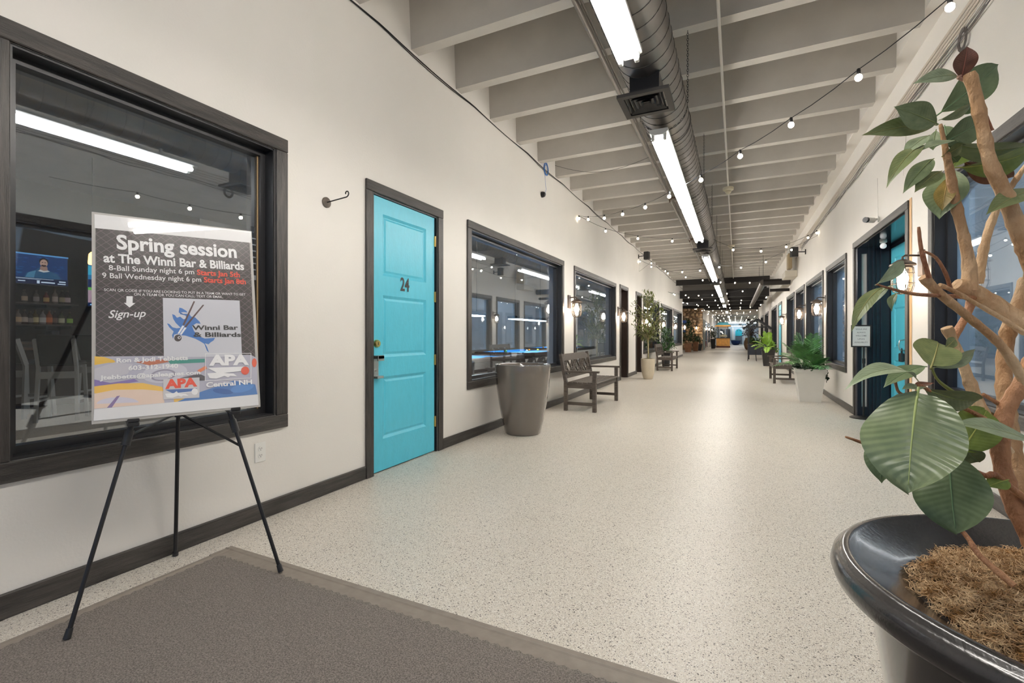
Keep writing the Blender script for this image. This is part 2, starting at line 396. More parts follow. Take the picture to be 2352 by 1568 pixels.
# --- right: the recessed entry with door 9
o = RO[1]; g = opening(o, 1, 1, 'recessed black framed entry with turquoise door 9')
a, b, c, d = inner(o); XD = 1.93
NAVY = mat('navy_black_gloss', (.012, .016, .028), .3)
sf = MB(); sf.box(XR, XD + .3, a, b, d - .02, d + .1); sf.build('soffit', mat('gloss_black_soffit', (.012, .014, .018), .12), g)
m_ = MB()
fw = [(XR + .001, XR + .05), (XR + .115, XD - .005)]
for (x0, x1) in fw: m_.box(x0, x1, b - .10, b, 0, d - .02)
m_.box(XR + .05, XR + .115, b - .1, b, 0, .14); m_.box(XR + .05, XR + .115, b - .1, b, d - .1, d - .02)
for k in range(4): m_.box(XR + .13 + k * .045, XR + .15 + k * .045, b - .112 - (k % 2) * .008, b - .1, 0, d - .02)
m_.build('side_panelling', NAVY, g)
box('sidelight', mat('sidelight_white', (.78, .77, .75), .35), XR + .05, XR + .115, b - .06, b - .05, .14, d - .1, g)
dd = MB(); dd.box(XD, XD + .06, b - .13, b, 0, d - .02); dd.box(XD, XD + .06, a, b, d - .06, d - .02); dd.box(XD, XD + .06, a, a + .95, 0, d - .06); dd.box(XR + .01, XD, a, a + .06, 0, d - .02); dd.build('door_frame', NAVY, g)
y1 = b - .135; y0 = a + .96
panel_door(g, XD, 1, y0, y1, .01, d - .065, [(y0 + .14, y1 - .14, .25, .82), (y0 + .14, y1 - .14, .98, 1.52), (y0 + .14, y1 - .14, 1.68, d - .2)], TEAL)
p9 = onX(2056, 699, XD)
text_mb('9', Vector((XD - .0005, p9.y, p9.z)), Vector((0, -1, 0)), Vector((0, 0, 1)), .10, bold=.012, lift=.003).build('door_number', BLACK, g)
ob_ = MB(); ob_.bevbox(XR - .006, XR - .002, 5.80, 5.865, 0, 2.5, .001); ob_.build('bare_pine_strip', mat('raw_pine', (.72, .47, .24), .55, var=.12, scale=6, stretch=(6, 6, 1)), g)
# further turquoise door
o = RO[6]; g = opening(o, 1, 6, LBL_R[6]); a, b, c, d = inner(o)
panel_door(g, XR + .02, 1, a + .002, b - .002, .01, d - .005, [(a + .15, b - .15, .25, .85), (a + .15, b - .15, 1.0, 1.5), (a + .15, b - .15, 1.65, 2.15)], TEAL)

# baseboards
def basebrd(name, x0, x1, gaps, ya, yb, label):
    mb = MB(); y = ya
    for (p, q) in sorted(gaps) + [(yb, yb)]:
        if p > y:
            mb.bevbox(x0, x1, y, p, 0, .105, .006)
        y = max(y, q)
    return tag(mb.build(name, DARKW), label, 'baseboard', kind='structure')
basebrd('baseboard_left', XL, XL + .016, [(o[1], o[2]) for o in LO if o[3] == 0], -1.6, 27.6, 'dark wood baseboard along the left wall')
basebrd('baseboard_right', XR - .016, XR, [(o[1], o[2]) for o in RO if o[3] == 0], -1.6, 40, 'dark wood baseboard along the right wall')

# --- rooms behind the glass
ROOMW = mat('room_cream', (.56, .52, .46), .7)
BROWN = mat('dark_brown_room_wall', (.045, .030, .024), .7, var=.2, scale=14, bump=.3, bscale=90)
def swall(name, m, x0, x1, y0, y1, z0, z1, label):
    return tag(box(name, m, x0, x1, y0, y1, z0, z1), label, 'wall', kind='structure')
XB = -12.9
swall('wall_bar', BROWN, XB - .1, XB, -1.6, 7.6, 0, ZS, 'dark brown back wall of the bar')
swall('wall_hall', ROOMW, XB - .1, XB, 7.6, 15.15, 0, ZS, 'back wall of the pool hall')
swall('wall_hall_end', ROOMW, XB, XL - WT, 15.05, 15.15, 0, ZS, 'far end wall of the pool hall')
swall('wall_bar_end', BROWN, XB, XL - WT, -1.7, -1.6, 0, ZS, 'near end wall of the bar')
swall('wall_room_left', ROOMW, -8, -7.9, 15.15, 27.6, 0, ZS, 'back wall of the rooms beyond the pool hall')
swall('wall_room_back', ROOMW, -8, XL - WT, 27.5, 27.6, 0, ZS, 'end wall of the rooms beyond the pool hall')
swall('wall_shop', mat('room_grey', (.58, .64, .70), .7), 5.6, 5.7, -1.6, 40, 0, ZS, 'back wall of the shops on the right')
for n, y in (('a', -1.7), ('b', 5.6), ('c', 8.4), ('d', 15.6), ('e', 19.0), ('f', 27), ('g', 39.9)):
    swall('wall_partition', mat('room_grey', (.4, .4, .4)), XR + WT, 5.6, y, y + .1, 0, ZS, 'partition between the shops on the right')
# --- the far hall
swall('wall_far_left', WALL, -2.45, -2.3, 39.1, 66, 0, 3.5, 'cream wall beyond the stone wall')
swall('wall_side_hall', WALL, -9, -8.9, 27.6, 39, 0, ZS, 'wall of the side hall in front of the stone wall')
swall('wall_far_right', WALL, 2.7, 2.8, 40, 66, 0, ZS, 'right wall of the far hall')
swall('wall_far_step', WALL, XR + WT, 2.8, 39.9, 40, 0, ZS, 'step in the right wall of the far hall')
# ================================================================ OVERHEAD
DUCTM = mat('grey_galvanised', (.21, .195, .185), .38, metal=.85, var=.18, scale=3, bump=.05)
DX, DZ, DR = -.575, 3.14, .195
du = root('spiral_duct', (DX, 0, DZ - DR), 'grey spiral ventilation duct hung along the corridor ceiling', 'duct')
MB().tube([(DX, -1.5, DZ), (DX, 31.0, DZ)], DR, 40).build('duct_pipe', DUCTM, du, True, 40)
pts = []; pitch = .135; n = 0; y = -1.5
while y < 24:
    pts.append((DX + (DR + .001) * math.cos(n * math.pi / 12), y, DZ + (DR + .001) * math.sin(n * math.pi / 12))); n += 1; y += pitch / 24
MB().tube(pts, .0035, 4).build('spiral_seam', mat('duct_seam', (.09, .085, .08), .5, metal=.5), du, True)
for yy in (1.2, 4.6, 7.4, 10.4, 13.7, 16.8, 19.9, 23.0):
    ri = MB()
    ri.tube([(DX + (DR + .004) * math.cos(t * math.pi / 16), yy, DZ + (DR + .004) * math.sin(t * math.pi / 16)) for t in range(-16, 17)], .006, 6)
    ri.build('duct_joint', DUCTM, du, True)
# hanging chains, each from a rib to the duct
def link(mb, c, ax, up):
    mb.tube([c + up * (.014 * math.cos(t * math.pi / 4)) + ax * (.007 * math.sin(t * math.pi / 4)) for t in range(9)], .0022, 4)
def chain(a, b, wrap=True):
    mb = MB(); a, b = Vector(a), Vector(b); L = (b - a).length; u = (b - a).normalized(); k = int(L / .022)
    for i in range(k): link(mb, a + u * (.022 * (i + .5)), Vector((1, 0, 0)) if i % 2 else Vector((0, 1, 0)), u)
    if wrap:
        for i in range(1, 19):
            t = -i * math.pi / 18; link(mb, Vector((DX + (DR + .006) * math.cos(t), a.y, DZ + (DR + .006) * math.sin(t))), Vector((0, 1, 0)) if i % 2 else Vector((math.cos(t), 0, math.sin(t))), Vector((-math.sin(t), 0, math.cos(t))))
    return mb
for k, yy in enumerate((1.986, 4.257, 6.528, 8.799, 11.07, 13.341, 15.612, 17.883)):
    mb = chain((DX + DR + .008, yy, ZC), (DX + DR + .008, yy, DZ), True)
    v2 = chain((DX - DR - .008, yy, ZC), (DX - DR - .008, yy, DZ), False); mb.add(v2.v, v2.f)
    mb.build('hanging_chain', BLACKM, du, kind='stuff')
# registers under the duct
for k, yy in enumerate((3.42, 9.77, 16.45)):
    g = root('air_register', (DX, yy, 2.78), ['black square air register on the duct between the first two light fittings', 'black square air register on the duct beyond the joined light fittings', 'black square air register on the far part of the duct'][k], 'vent', 'air registers under the duct')
    th = MB(); th.box(DX - .10, DX + .10, yy - .10, yy + .10, 2.82, DZ - DR + .03); th.build('throat', BLACK, g)
    fm = MB(); zb = 2.80; hw = .175
    for (a0, a1, b0, b1) in ((-hw, hw, -hw, -hw + .04), (-hw, hw, hw - .04, hw), (-hw, -hw + .04, -hw + .04, hw - .04), (hw - .04, hw, -hw + .04, hw - .04)):
        fm.box(DX + a0, DX + a1, yy + b0, yy + b1, zb, zb + .022)
    fm.build('register_frame', mat('dark_grey_metal', (.055, .052, .05), .4, metal=.5), g)
    for q, r in enumerate((.125, .095, .065, .035)):
        lv = MB(); z = zb + .004
        o_ = [(-r, -r), (r, -r), (r, r), (-r, r)]; i_ = [(-r + .018, -r + .018), (r - .018, -r + .018), (r - .018, r - .018), (-r + .018, r - .018)]
        vs = [(DX + x, yy + y_, z) for x, y_ in o_] + [(DX + x, yy + y_, z + .02) for x, y_ in i_]
        lv.add(vs + [(v[0], v[1], v[2] + .002) for v in vs], [(i, (i + 1) % 4, 4 + (i + 1) % 4, 4 + i) for i in range(4)] + [(8 + i, 12 + i, 12 + (i + 1) % 4, 8 + (i + 1) % 4) for i in range(4)])
        lv.build('louver', mat('dark_grey_metal', (.06, .06, .06)), g)
# fluorescent fittings
HOUS = mat('white_enamel', (.80, .80, .78), .35)
FXL = ['added unseen strip light behind the viewer', 'two-tube strip light nearest the entrance', 'two-tube strip light just past the nearest air register', 'two-tube strip light joined end to end to the one past the register', 'two-tube strip light past the middle air register',
       'fifth two-tube strip light under the duct', 'sixth two-tube strip light under the duct', 'seventh two-tube strip light under the duct', 'two-tube strip light under the dark deck', 'strip light at the end of the duct', 'strip light in the far hall, first of three', 'strip light in the far hall, second of three', 'strip light in the far hall, last of three']
def fitting(x, y0, L, z, label, group='corridor strip lights', hang=None, tm=TUBEM):
    g = root('strip_light', (x, y0 + L / 2, z), label, 'light', group)
    hs = MB(); hs.add([(x - .03, y0, z + .035), (x + .03, y0, z + .035), (x + .075, y0, z + .06), (x + .075, y0, z + .085), (x - .075, y0, z + .085), (x - .075, y0, z + .06),
                       (x - .03, y0 + L, z + .035), (x + .03, y0 + L, z + .035), (x + .075, y0 + L, z + .06), (x + .075, y0 + L, z + .085), (x - .075, y0 + L, z + .085), (x - .075, y0 + L, z + .06)],
                      [(0, 1, 2, 3, 4, 5), (11, 10, 9, 8, 7, 6)] + [(i, 6 + i, 6 + (i + 1) % 6, (i + 1) % 6) for i in range(6)])
    hs.build('housing', HOUS, g)
    for s in (-1, 1):
        tx = x + s * .048
        MB().tube([(tx, y0 + .045, z + .02), (tx, y0 + L - .045, z + .02)], .0185, 10).build('tube', tm, g, True, 50)
        for e in (y0 + .012, y0 + L - .046):
            MB().bevbox(tx - .013, tx + .013, e, e + .034, z - .003, z + .05, .004).build('lamp_holder', WHITEP, g)
    if hang:
        for e in (y0 + .3, y0 + L - .3): MB().bar((x, e, z + .085), (x, e, hang), .02, .02).build('hanger', HOUS, g)
    return g
FY = [(-1.45, 1.2), (.44, 2.44), (4.06, 2.44), (6.52, 2.44), (10.8, 2.44), (13.26, 2.44), (17.2, 2.44), (19.66, 2.44), (23.2, 2.44), (28, 2.4), (36, 2.4), (45, 2.4), (55, 2.4)]  # the lamp behind the camera is added to brighten the near left wall
for k, (y, L) in enumerate(FY): fitting(DX - .01, y, L, 2.80, FXL[k], hang=(DZ - DR + .01) if k < 10 else 3.5)
# pipe beside the lights
PIPE = mat('grey_pipe', (.25, .225, .20), .45, metal=.6)
pg = root('sprinkler_pipe', (-1.12, 0, 3.62), 'grey steel pipe running along the ribs left of the duct', 'pipe')
MB().tube([(-1.12, -1.5, ZC - .036), (-1.12, 24, ZC - .036)], .022, 10).build('pipe_run', PIPE, pg, True, 40)
MB().tube([(-1.085, -1.5, ZC - .012), (-1.085, 24, ZC - .012)], .010, 6).build('thin_conduit', PIPE, pg, True, 40)
for yy in (2.62, 5.4, 9.2, 13.4, 18.0):
    cl = MB(); cl.tube([(-1.12, yy - .05, ZC - .036), (-1.12, yy + .05, ZC - .036)], .033, 10); cl.tube([(-1.12, yy, ZC - .03), (-1.02, yy, ZC - .03)], .018, 8); cl.tube([(-1.12, yy, ZC - .05), (-1.12, yy, ZC - .11)], .014, 8); cl.build('coupling', mat('rusty_iron', (.16, .11, .075), .6, metal=.4), pg, True, 40)
# white conduit with detectors right of the duct
cg = root('ceiling_conduit', (-.12, 0, 3.6), 'thin white conduit fixed under the ribs right of the duct', 'conduit')
MB().tube([(-.13, -1.5, ZC - .014), (-.12, 8.6, ZC - .014), (-.10, 23.5, ZC - .014)], .0125, 8).build('conduit_run', WALL, cg, True, 40)
for k, yy in enumerate((9.0, 14.8)):
    sd = root('smoke_detector', (-.12, yy, 3.6), ['cream smoke detector with ring base on the white ceiling conduit', 'smaller far detector on the white ceiling conduit'][k], 'detector')
    CRM = mat('cream_plastic', (.72, .66, .50), .45)
    MB().lathe([(.085, 0), (.09, -.012), (.085, -.045), (.06, -.06), (.05, -.062)], (-.12, yy, ZC - .026), 24).build('detector_base', CRM, sd, True, 40)
    MB().lathe([(.045, 0), (.05, -.02), (.03, -.045), (.02, -.05)], (-.12, yy, ZC - .088), 20).build('sensor', CRM, sd, True, 40)
# conduits and cables high on the right wall
cw = root('wall_conduit', (XR - .02, 0, 3.4), 'bundle of cream conduits and cables high on the right wall', 'conduit')
for k, z in enumerate((3.585, 3.545, 3.51, 3.475)):
    x = XR - .014
    MB().tube([(x, -1.5, z), (x, 14.5, z - .02 + k * .004)], .0115 - .001 * k, 8).build('conduit_run', mat('aged_conduit', (.58, .52, .44), .5), cw, True, 40)
def wavy(y0, y1, x, z, amp, per, sd, step=.12):
    r = random.Random(sd); pts = []; y = y0; ph = r.random() * 6
    while y <= y1: pts.append((x + .004 * math.sin(y * 3 + ph), y, z + amp * math.sin(y * per + ph) + amp * .6 * math.sin(y * per * 2.7 + ph * 2))); y += step
    return pts
CAB = mat('grey_brown_cable', (.11, .095, .085), .6)
for k, (z, a) in enumerate(((3.452, .003), (3.435, .007), (3.42, .004), (3.405, .010), (3.39, .006), (3.38, .011))):
    MB().tube(wavy(-1.5, 14.3, XR - .012 - .006 * (k % 2), z, a, 2.0 + k * .4, k), .0045 - .0006 * (k % 2), 5).build('cable', CAB if k % 2 else mat('white_cable', (.6, .57, .52), .5), cw)
for k, (y, z) in enumerate(((4.62, 3.40), (5.9, 3.36))):
    mb = MB()
    for q in range(4): mb.tube([(XR - .02, y + (.05 + .01 * q) * math.cos(t * .52), z - .03 + (.06 + .008 * q) * math.sin(t * .52)) for t in range(13)], .0035, 5)
    mb.build('cable_loop', CAB, cw)
MB().box(XR - .03, XR - .022, 5.87, 5.9, 3.22, 3.31).build('red_tape_tag', mat('red_tape', (.6, .05, .03), .5), cw, label='red tape tag hanging from a cable loop')
MB().tube([(XR - .012, 5.9, 3.3), (XR - .012, 6.02, 2.78)], .0015, 4).build('thin_lead', mat('white_cable', (.6, .57, .52), .5), cw)
# cable along the top of the left wall and the blue coil
cl = root('wall_cable', (XL + .01, 0, 3.65), 'dark cable tacked along the top of the left wall', 'cable')
for k in range(2):
    pts = []
    for q in range(0, 260):
        y = -1.4 + q * .113; pts.append((XL + .008, y, ZC - .02 - .010 * k * (1 + math.sin(y * 2.1)) - .022 * abs(math.sin(y * 2.07))))
    MB().tube(pts, .0055 - .0015 * k, 5).build('cable', BLACKM, cl)
bc = MB()
p0 = onX(1254, 389, XL + .015)
for q in range(6):
    r = .085 + .008 * math.sin(q * 2.3)
    bc.tube([(XL + .012 + .003 * q, p0.y + .01 * math.sin(q) + r * math.cos(t * .42), p0.z + r * 1.02 * math.sin(t * .42) + .008 * math.cos(q * 1.7)) for t in range(16)], .0034, 5)
bc.tube([(XL + .02, p0.y + .06, p0.z + .08), (XL + .01, p0.y, p0.z + .18), (XL + .01, p0.y - .06, p0.z + .2), (XL + .01, p0.y - .05, p0.z - .05), (XL + .01, p0.y + .02, p0.z - .3), (XL + .01, p0.y - .02, p0.z - .40)], .002, 4)
tag(bc.build('cable_coil', mat('blue_cable', (.02, .16, .50), .45)), 'blue network cable coiled on a nail by the ribs', 'cable')
q0 = onX(1275, 380, XL + .02); q1 = Vector((-1.12, 6.9, ZC - .05))
lc = MB(); lc.tube([q0.lerp(q1, t / 12) - Vector((0, 0, .16 * math.sin(math.pi * t / 12))) for t in range(13)], .0028, 5)
tag(lc.build('sagging_lead', BLACKM), 'thin dark lead sagging from the blue coil to the ceiling pipe', 'cable')
# small cameras and speakers
p = onX(1244, 447, XL); g = root('dome_camera', p, 'small black round camera on the left wall below the blue coil', 'camera')
MB().tube([(XL, p.y, p.z), (XL + .02, p.y, p.z), (XL + .05, p.y, p.z), (XL + .06, p.y, p.z)], [.045, .045, .036, .02], 20).build('camera_body', BLACKM, g, True, 40)
MB().ball((XL + .055, p.y + .005, p.z), .016).build('lens', mat('lens_glass', (.3, .3, .32), .1), g, True)
p = onX(2018, 503, XR); g = root('bullet_camera', p, 'white bullet camera beside the recessed entry', 'camera')
MB().tube([(XR, p.y, p.z), (XR - .012, p.y, p.z)], .035, 16).build('mount', WHITEP, g, True, 40)
MB().tube([(XR - .01, p.y, p.z), (XR - .06, p.y - .01, p.z - .01)], .014, 10).build('arm', WHITEP, g, True, 40)
MB().tube([(XR - .05, p.y, p.z - .01), (XR - .13, p.y - .07, p.z - .012)], .031, 18).build('camera_body', WHITEP, g, True, 40)
MB().tube([(XR - .128, p.y - .068, p.z - .012), (XR - .15, p.y - .088, p.z - .012)], .033, 18).build('lens_hood', BLACK, g, True, 40)
MB().tube([(XR - .006, p.y, p.z), (XR - .006, p.y + .02, p.z + .5)], .002, 4).build('lead', mat('white_cable', (.6, .57, .52)), g)
def speaker(p, side, label):
    g = root('wall_speaker', p, label, 'speaker', 'wall speakers')
    x = p.x
    MB().bevbox(x - .01, x + .01, p.y - .03, p.y + .03, p.z - .06, p.z + .06, .003).build('bracket_plate', BLACKM, g)
    MB().tube([(x, p.y, p.z), (x - side * .17, p.y, p.z + .01)], .012, 8).build('bracket_arm', BLACKM, g, True, 40)
    mb = MB(); mb.bevbox(-.075, .075, -.07, .07, -.12, .12, .01); mb.xf(Matrix.Translation((x - side * .24, p.y, p.z + .01)) @ Matrix.Rotation(.25 * side, 4, 'Z')); mb.build('cabinet', BLACK, g)
speaker(onX(1850, 578, XR - .01), 1, 'black box speaker high on the right wall'); speaker(onX(1467, 589, XL + .01), -1, 'black box speaker high on the left wall')
speaker(onX(1769, 663, XR - .01), 1, 'small black speaker by the wall pier before the dark windows')
# iron hook by the first window
p = onX(749, 465, XL); g = root('iron_hook', p, 'black wrought iron scroll hook left of door 24', 'hook')
MB().tube([(XL, p.y, p.z), (XL + .008, p.y, p.z), (XL + .013, p.y, p.z)], [.038, .038, .018], 20).build('back_plate', mat('dark_bronze', (.12, .10, .085), .5, metal=.6), g, True, 40)
pts = [(XL + .01, p.y, p.z)] + [(XL + .01 + .19 * t / 5, p.y, p.z + .003 * t) for t in range(1, 6)]
pts += [(XL + .20 + .022 * (1 - t * .055) * math.sin(t * .5), p.y, p.z + .040 - .024 * (1 - t * .06) * math.cos(t * .5)) for t in range(1, 11)]
MB().tube(pts, .0045, 6).build('scroll_arm', BLACKM, g, True)
# outlet
p = onX(597, 1038, XL); g = root('wall_outlet', p - Vector((0, 0, .06)), 'white double power outlet below the first window corner', 'outlet')
MB().bevbox(XL, XL + .006, p.y - .037, p.y + .037, p.z - .06, p.z + .06, .002).build('cover_plate', WHITEP, g)
for s in (-1, 1):
    mb = MB(); mb.tube([(XL + .005, p.y, p.z + s * .021), (XL + .0085, p.y, p.z + s * .021)], .0165, 20); so = mb.build('socket', WHITEP, g, True, 40)
    sl = MB()
    for dy in (-.006, .006): sl.box(XL + .0085, XL + .009, p.y + dy - .0012, p.y + dy + .0012, p.z + s * .021 - .001, p.z + s * .021 + .008)
    sl.tube([(XL + .0085, p.y, p.z + s * .021 - .007), (XL + .009, p.y, p.z + s * .021 - .007)], .0025, 8); sl.build('slot', BLACK, so)
# ---------------------------------------------------------------- string lights
def string_light(A, B, bulbs, label, wire=BLACKM):
    """A, B: plan anchors; bulbs: (x, y, z) of the sockets between"""
    bulbs = sorted(bulbs, key=lambda q: (Vector(q).xy - Vector(A).xy).length)
    g = root('string_light', A, label, 'string light', 'bulb strings zigzagging across the corridor')
    pts = [Vector(A)]; prev = Vector(A)
    for q in [Vector(b) + Vector((0, 0, .045)) for b in bulbs] + [Vector(B)]:
        for t in (.33, .66, 1): pts.append(prev.lerp(q, t) - Vector((0, 0, .012 * (1 if t < 1 else 0))))
        prev = q
    MB().tube(pts, .0032, 5).build('cable', wire, g)
    for q in bulbs:
        if not BP:
            sk = MB(); sk.lathe([(.008, .0), (.011, -.004), (.012, -.035), (.009, -.038)], (0, 0, .0), 8); s0 = sk.build('socket', BLACKM, g, True, 50)
            bb = MB(); bb.ball((0, 0, -.056), .021, 10, 7, 1.05); b0 = bb.build('bulb', BULBM, s0, True); BP.append(s0)
            for ob in (s0, b0):
                for v in ob.data.vertices: v.co += OFF[g.name]
            OFF[s0.name] = Vector(); s0.location = Vector(q) + Vector((0, 0, .05)) - OFF[g.name]
        else:
            s = BP[0].copy(); COL.objects.link(s); s.parent = g; s.location = Vector(q) + Vector((0, 0, .05)) - OFF[g.name]
            b = BP[0].children[0].copy(); COL.objects.link(b); b.parent = s
BP = []
def plan(A, B, pixels):
    out = []
    a, b = Vector(A[:2]), Vector(B[:2]); d = b - a
    for (px, py) in pixels:
        r = ray(px, py); # D*(r.x,r.y) = a + s d
        det = r.x * (-d.y) + d.x * r.y
        D = (a.x * (-d.y) + d.x * a.y) / det
        out.append(Vector((0, 0, CAMZ)) + r * D)
    return out
def sag_string(A, B, n, dz, label):
    A, B = Vector(A), Vector(B); out = []
    for k in range(n):
        t = (k + .5) / n; q = A.lerp(B, t); q.z -= dz * 4 * t * (1 - t) - .0 ; q.z -= .05; out.append(q)
    string_light(A, B, out, label)
A1, B1 = (1.45, 2.49, 2.95), (XL + .02, 8.4, 3.4)
string_light(A1, B1, plan((.995, 3.14), (-2.66, 8.37), [(2182, 14), (1972, 176), (1817, 285), (1700, 357), (1610, 412), (1537, 450), (1482, 475), (1430, 491), (1388, 500), (1351, 503)]), 'string of small bulbs crossing nearest overhead')
B2 = (XR - .02, 11.5, 3.23)
string_light(B1, B2, plan(B1, B2, [(1330, 501), (1391, 530), (1465, 547), (1544, 553), (1625, 548), (1684, 573), (1748, 576), (1806, 566), (1856, 545), (1876, 534)]), 'second string of small bulbs from the entrance side')
B3 = (XL + .02, 14.5, 3.1)
string_light(B2, B3, plan(B2, B3, [(1818, 573), (1759, 601), (1702, 614), (1652, 613), (1608, 621), (1567, 624), (1534, 627), (1496, 612), (1470, 600)]), 'third string of small bulbs from the entrance side')
B4 = (XR - .02, 17.8, 3.05)
string_light(B3, B4, plan(B3, B4, [(1496, 604), (1528, 622), (1575, 636), (1614, 643), (1655, 648), (1688, 649), (1722, 649), (1760, 646), (1787, 643)]), 'fourth string of small bulbs from the entrance side')
ys = [17.8, 21.2, 24.6, 27.2, 30.0, 33.0, 36.5, 40, 43.5, 47, 51, 55, 59, 63.5]; sd = 1
for k in range(len(ys) - 1):
    xa, xb = (XR - .02, XL + .02) if k % 2 == 0 else (XL + .02, XR - .02)
    if ys[k] > 38: xa, xb = [(2.6 if v > 0 else -2.2) for v in (xa, xb)]
    elif ys[k] > 27 and k % 2 == 0: xb = -2.6
    za = 3.05 if k else 3.05
    sag_string((xa, ys[k], za - .01 * k), (xb, ys[k + 1], 3.04 - .01 * k), 8 + (k > 4) * 2, .28, 'string of small bulbs in the distance, number %s from the black deck beams' % ['one', 'two', 'three', 'four', 'five', 'six', 'seven', 'eight', 'nine', 'ten', 'eleven', 'twelve', 'thirteen'][k])
# ================================================================ LANTERNS
LANT = mat('dark_bronze_metal', (.10, .075, .06), .4, metal=.6)
LGL = glass_mat('lantern_glass', (1, .97, .93), 1.3, .04)
LBULB = emat('lantern_bulb', (1, .86, .70), 75)
LEMIT = emat('frosted_lamp', (1, .86, .70), 22)
def make_lantern():
    """hangs from an arm; origin on the wall at the plate centre, wall normal +X"""
    g = root('wall_lantern', (0, 0, 0))
    MB().bevbox(0, .018, -.05, .05, -.09, .09, .004).build('back_plate', LANT, g)
    a = MB(); a.tube([(.015, 0, .055), (.10, 0, .062), (.115, 0, .05), (.115, 0, .02)], .007, 8); a.build('arm', LANT, g, True)
    MB().lathe([(.012, .035), (.03, .03), (.075, .0), (.078, -.012), (.055, -.016), (.055, -.03)], (.115, 0, .0), 20).build('cap', LANT, g, True, 40)
    MB().lathe([(.05, -.03), (.056, -.06), (.058, -.15), (.05, -.185), (.03, -.20)], (.115, 0, 0), 20).build('glass_jar', LGL, g, True, 60)
    MB().lathe([(.012, -.03), (.016, -.045), (.030, -.075), (.036, -.105), (.029, -.135), (.010, -.150)], (.115, 0, 0), 14).build('bulb', LBULB, g, True)
    c = MB()
    for k in range(8):
        t = k * math.pi / 4; ct, st = math.cos(t), math.sin(t)
        c.tube([(.115 + ct * r, st * r, z) for r, z in ((.062, -.02), (.066, -.06), (.067, -.16), (.055, -.197), (.03, -.212))], .0026, 5)
    for r, z in ((.067, -.07), (.068, -.14), (.031, -.212)):
        c.tube([(.115 + r * math.cos(t * math.pi / 10), r * math.sin(t * math.pi / 10), z) for t in range(21)], .0026, 5)
    c.build('wire_cage', LANT, g, True)
    for ch in g.children:
        for v in ch.data.vertices: v.co *= 1.3
    return g
LAN = make_lantern(); first = True
def lantern(px, py, side, label, dz=0):
    global first
    X = XL if side < 0 else XR
    p = onX(px, py, X); p.x += .0 if side < 0 else 0
    if first: o = LAN; first = False; o.location = p; o.rotation_euler.z = 0 if side < 0 else math.pi
    else: o = copy_tree(LAN, p, 0 if side < 0 else math.pi)
    tag(o, label, 'lantern', 'caged wall lanterns')
lantern(2120, 604, 1, 'lit caged wall lantern right beside the recessed entry to door 9')
lantern(1897, 692, 1, 'lit caged wall lantern after the first window past the recessed entry')
lantern(1852, 708, 1, 'lit caged wall lantern after the second window past the recessed entry')
lantern(1807, 727, 1, 'lit caged wall lantern before the further turquoise door')
lantern(1306, 693, -1, 'lit caged wall lantern above the near bench')
lantern(1419, 715, -1, 'lit caged wall lantern beside the nearer narrow doorway')
lantern(1474, 730, -1, 'lit caged wall lantern half hidden by the small tree')
lantern(1515, 738, -1, 'lit caged wall lantern above the second bench')
lantern(1544, 743, -1, 'lit caged wall lantern between the last two windows')
lantern(1566, 746, -1, 'lit caged wall lantern on the corner where the left wall ends')
# ================================================================ MAT
MG = mat('charcoal_brown_carpet', (.108, .092, .080), .95, col2=(.28, .248, .218), var=1, scale=200, bump=.5, bscale=300)
MV = mat('taupe_vinyl_edge', (.24, .205, .17), .6, var=.08, scale=20, bump=.1)
g = root('entrance_mat', (-1, .6, 0), 'large charcoal ribbed entrance mat with taupe vinyl border', 'mat')
mx0, my1, mx1, my0 = -2.475, 1.63, .9, -1.5
def zig(a, b, fixed, axis, amp=.006, step=.022):
    n = int(abs(b - a) / step); out = []
    for i in range(n + 1):
        t = a + (b - a) * i / n; f = fixed + (amp if i % 2 else -amp); out.append((t, f) if axis == 'x' else (f, t))
    return out
body = MB(); pl = zig(mx0 + .075, mx1, my1 - .105, 'x') + [(mx1, my0)] + [(mx0 + .065, my0)] + zig(my0, my1 - .115, mx0 + .065, 'y')
body.prism(pl, .010, Matrix.Translation((0, 0, .001)))
body.build('carpet_pile', MG, g)
for nm, seg in (('side', 0), ('end', 1)):
    e = MB(); prof = [(0, .0005), (.004, .004), (.028, .0055), (.034, .009), (.042, .0055), (.085 if seg == 0 else .125, .006), (.085 if seg == 0 else .125, .0005)]
    if seg == 0:
        vs = [(mx0 + d, y - (0), z) for y in (my0, my1 - .03) for d, z in prof]
    else:
        vs = [(x, my1 - d, z) for x in (mx0, mx1) for d, z in prof]
    n = len(prof); e.add(vs, [(i, (i + 1) % n, n + (i + 1) % n, n + i) for i in range(n)] + [tuple(range(n))[::-1], tuple(range(n, 2 * n))])
    e.build('vinyl_border', MV, g)
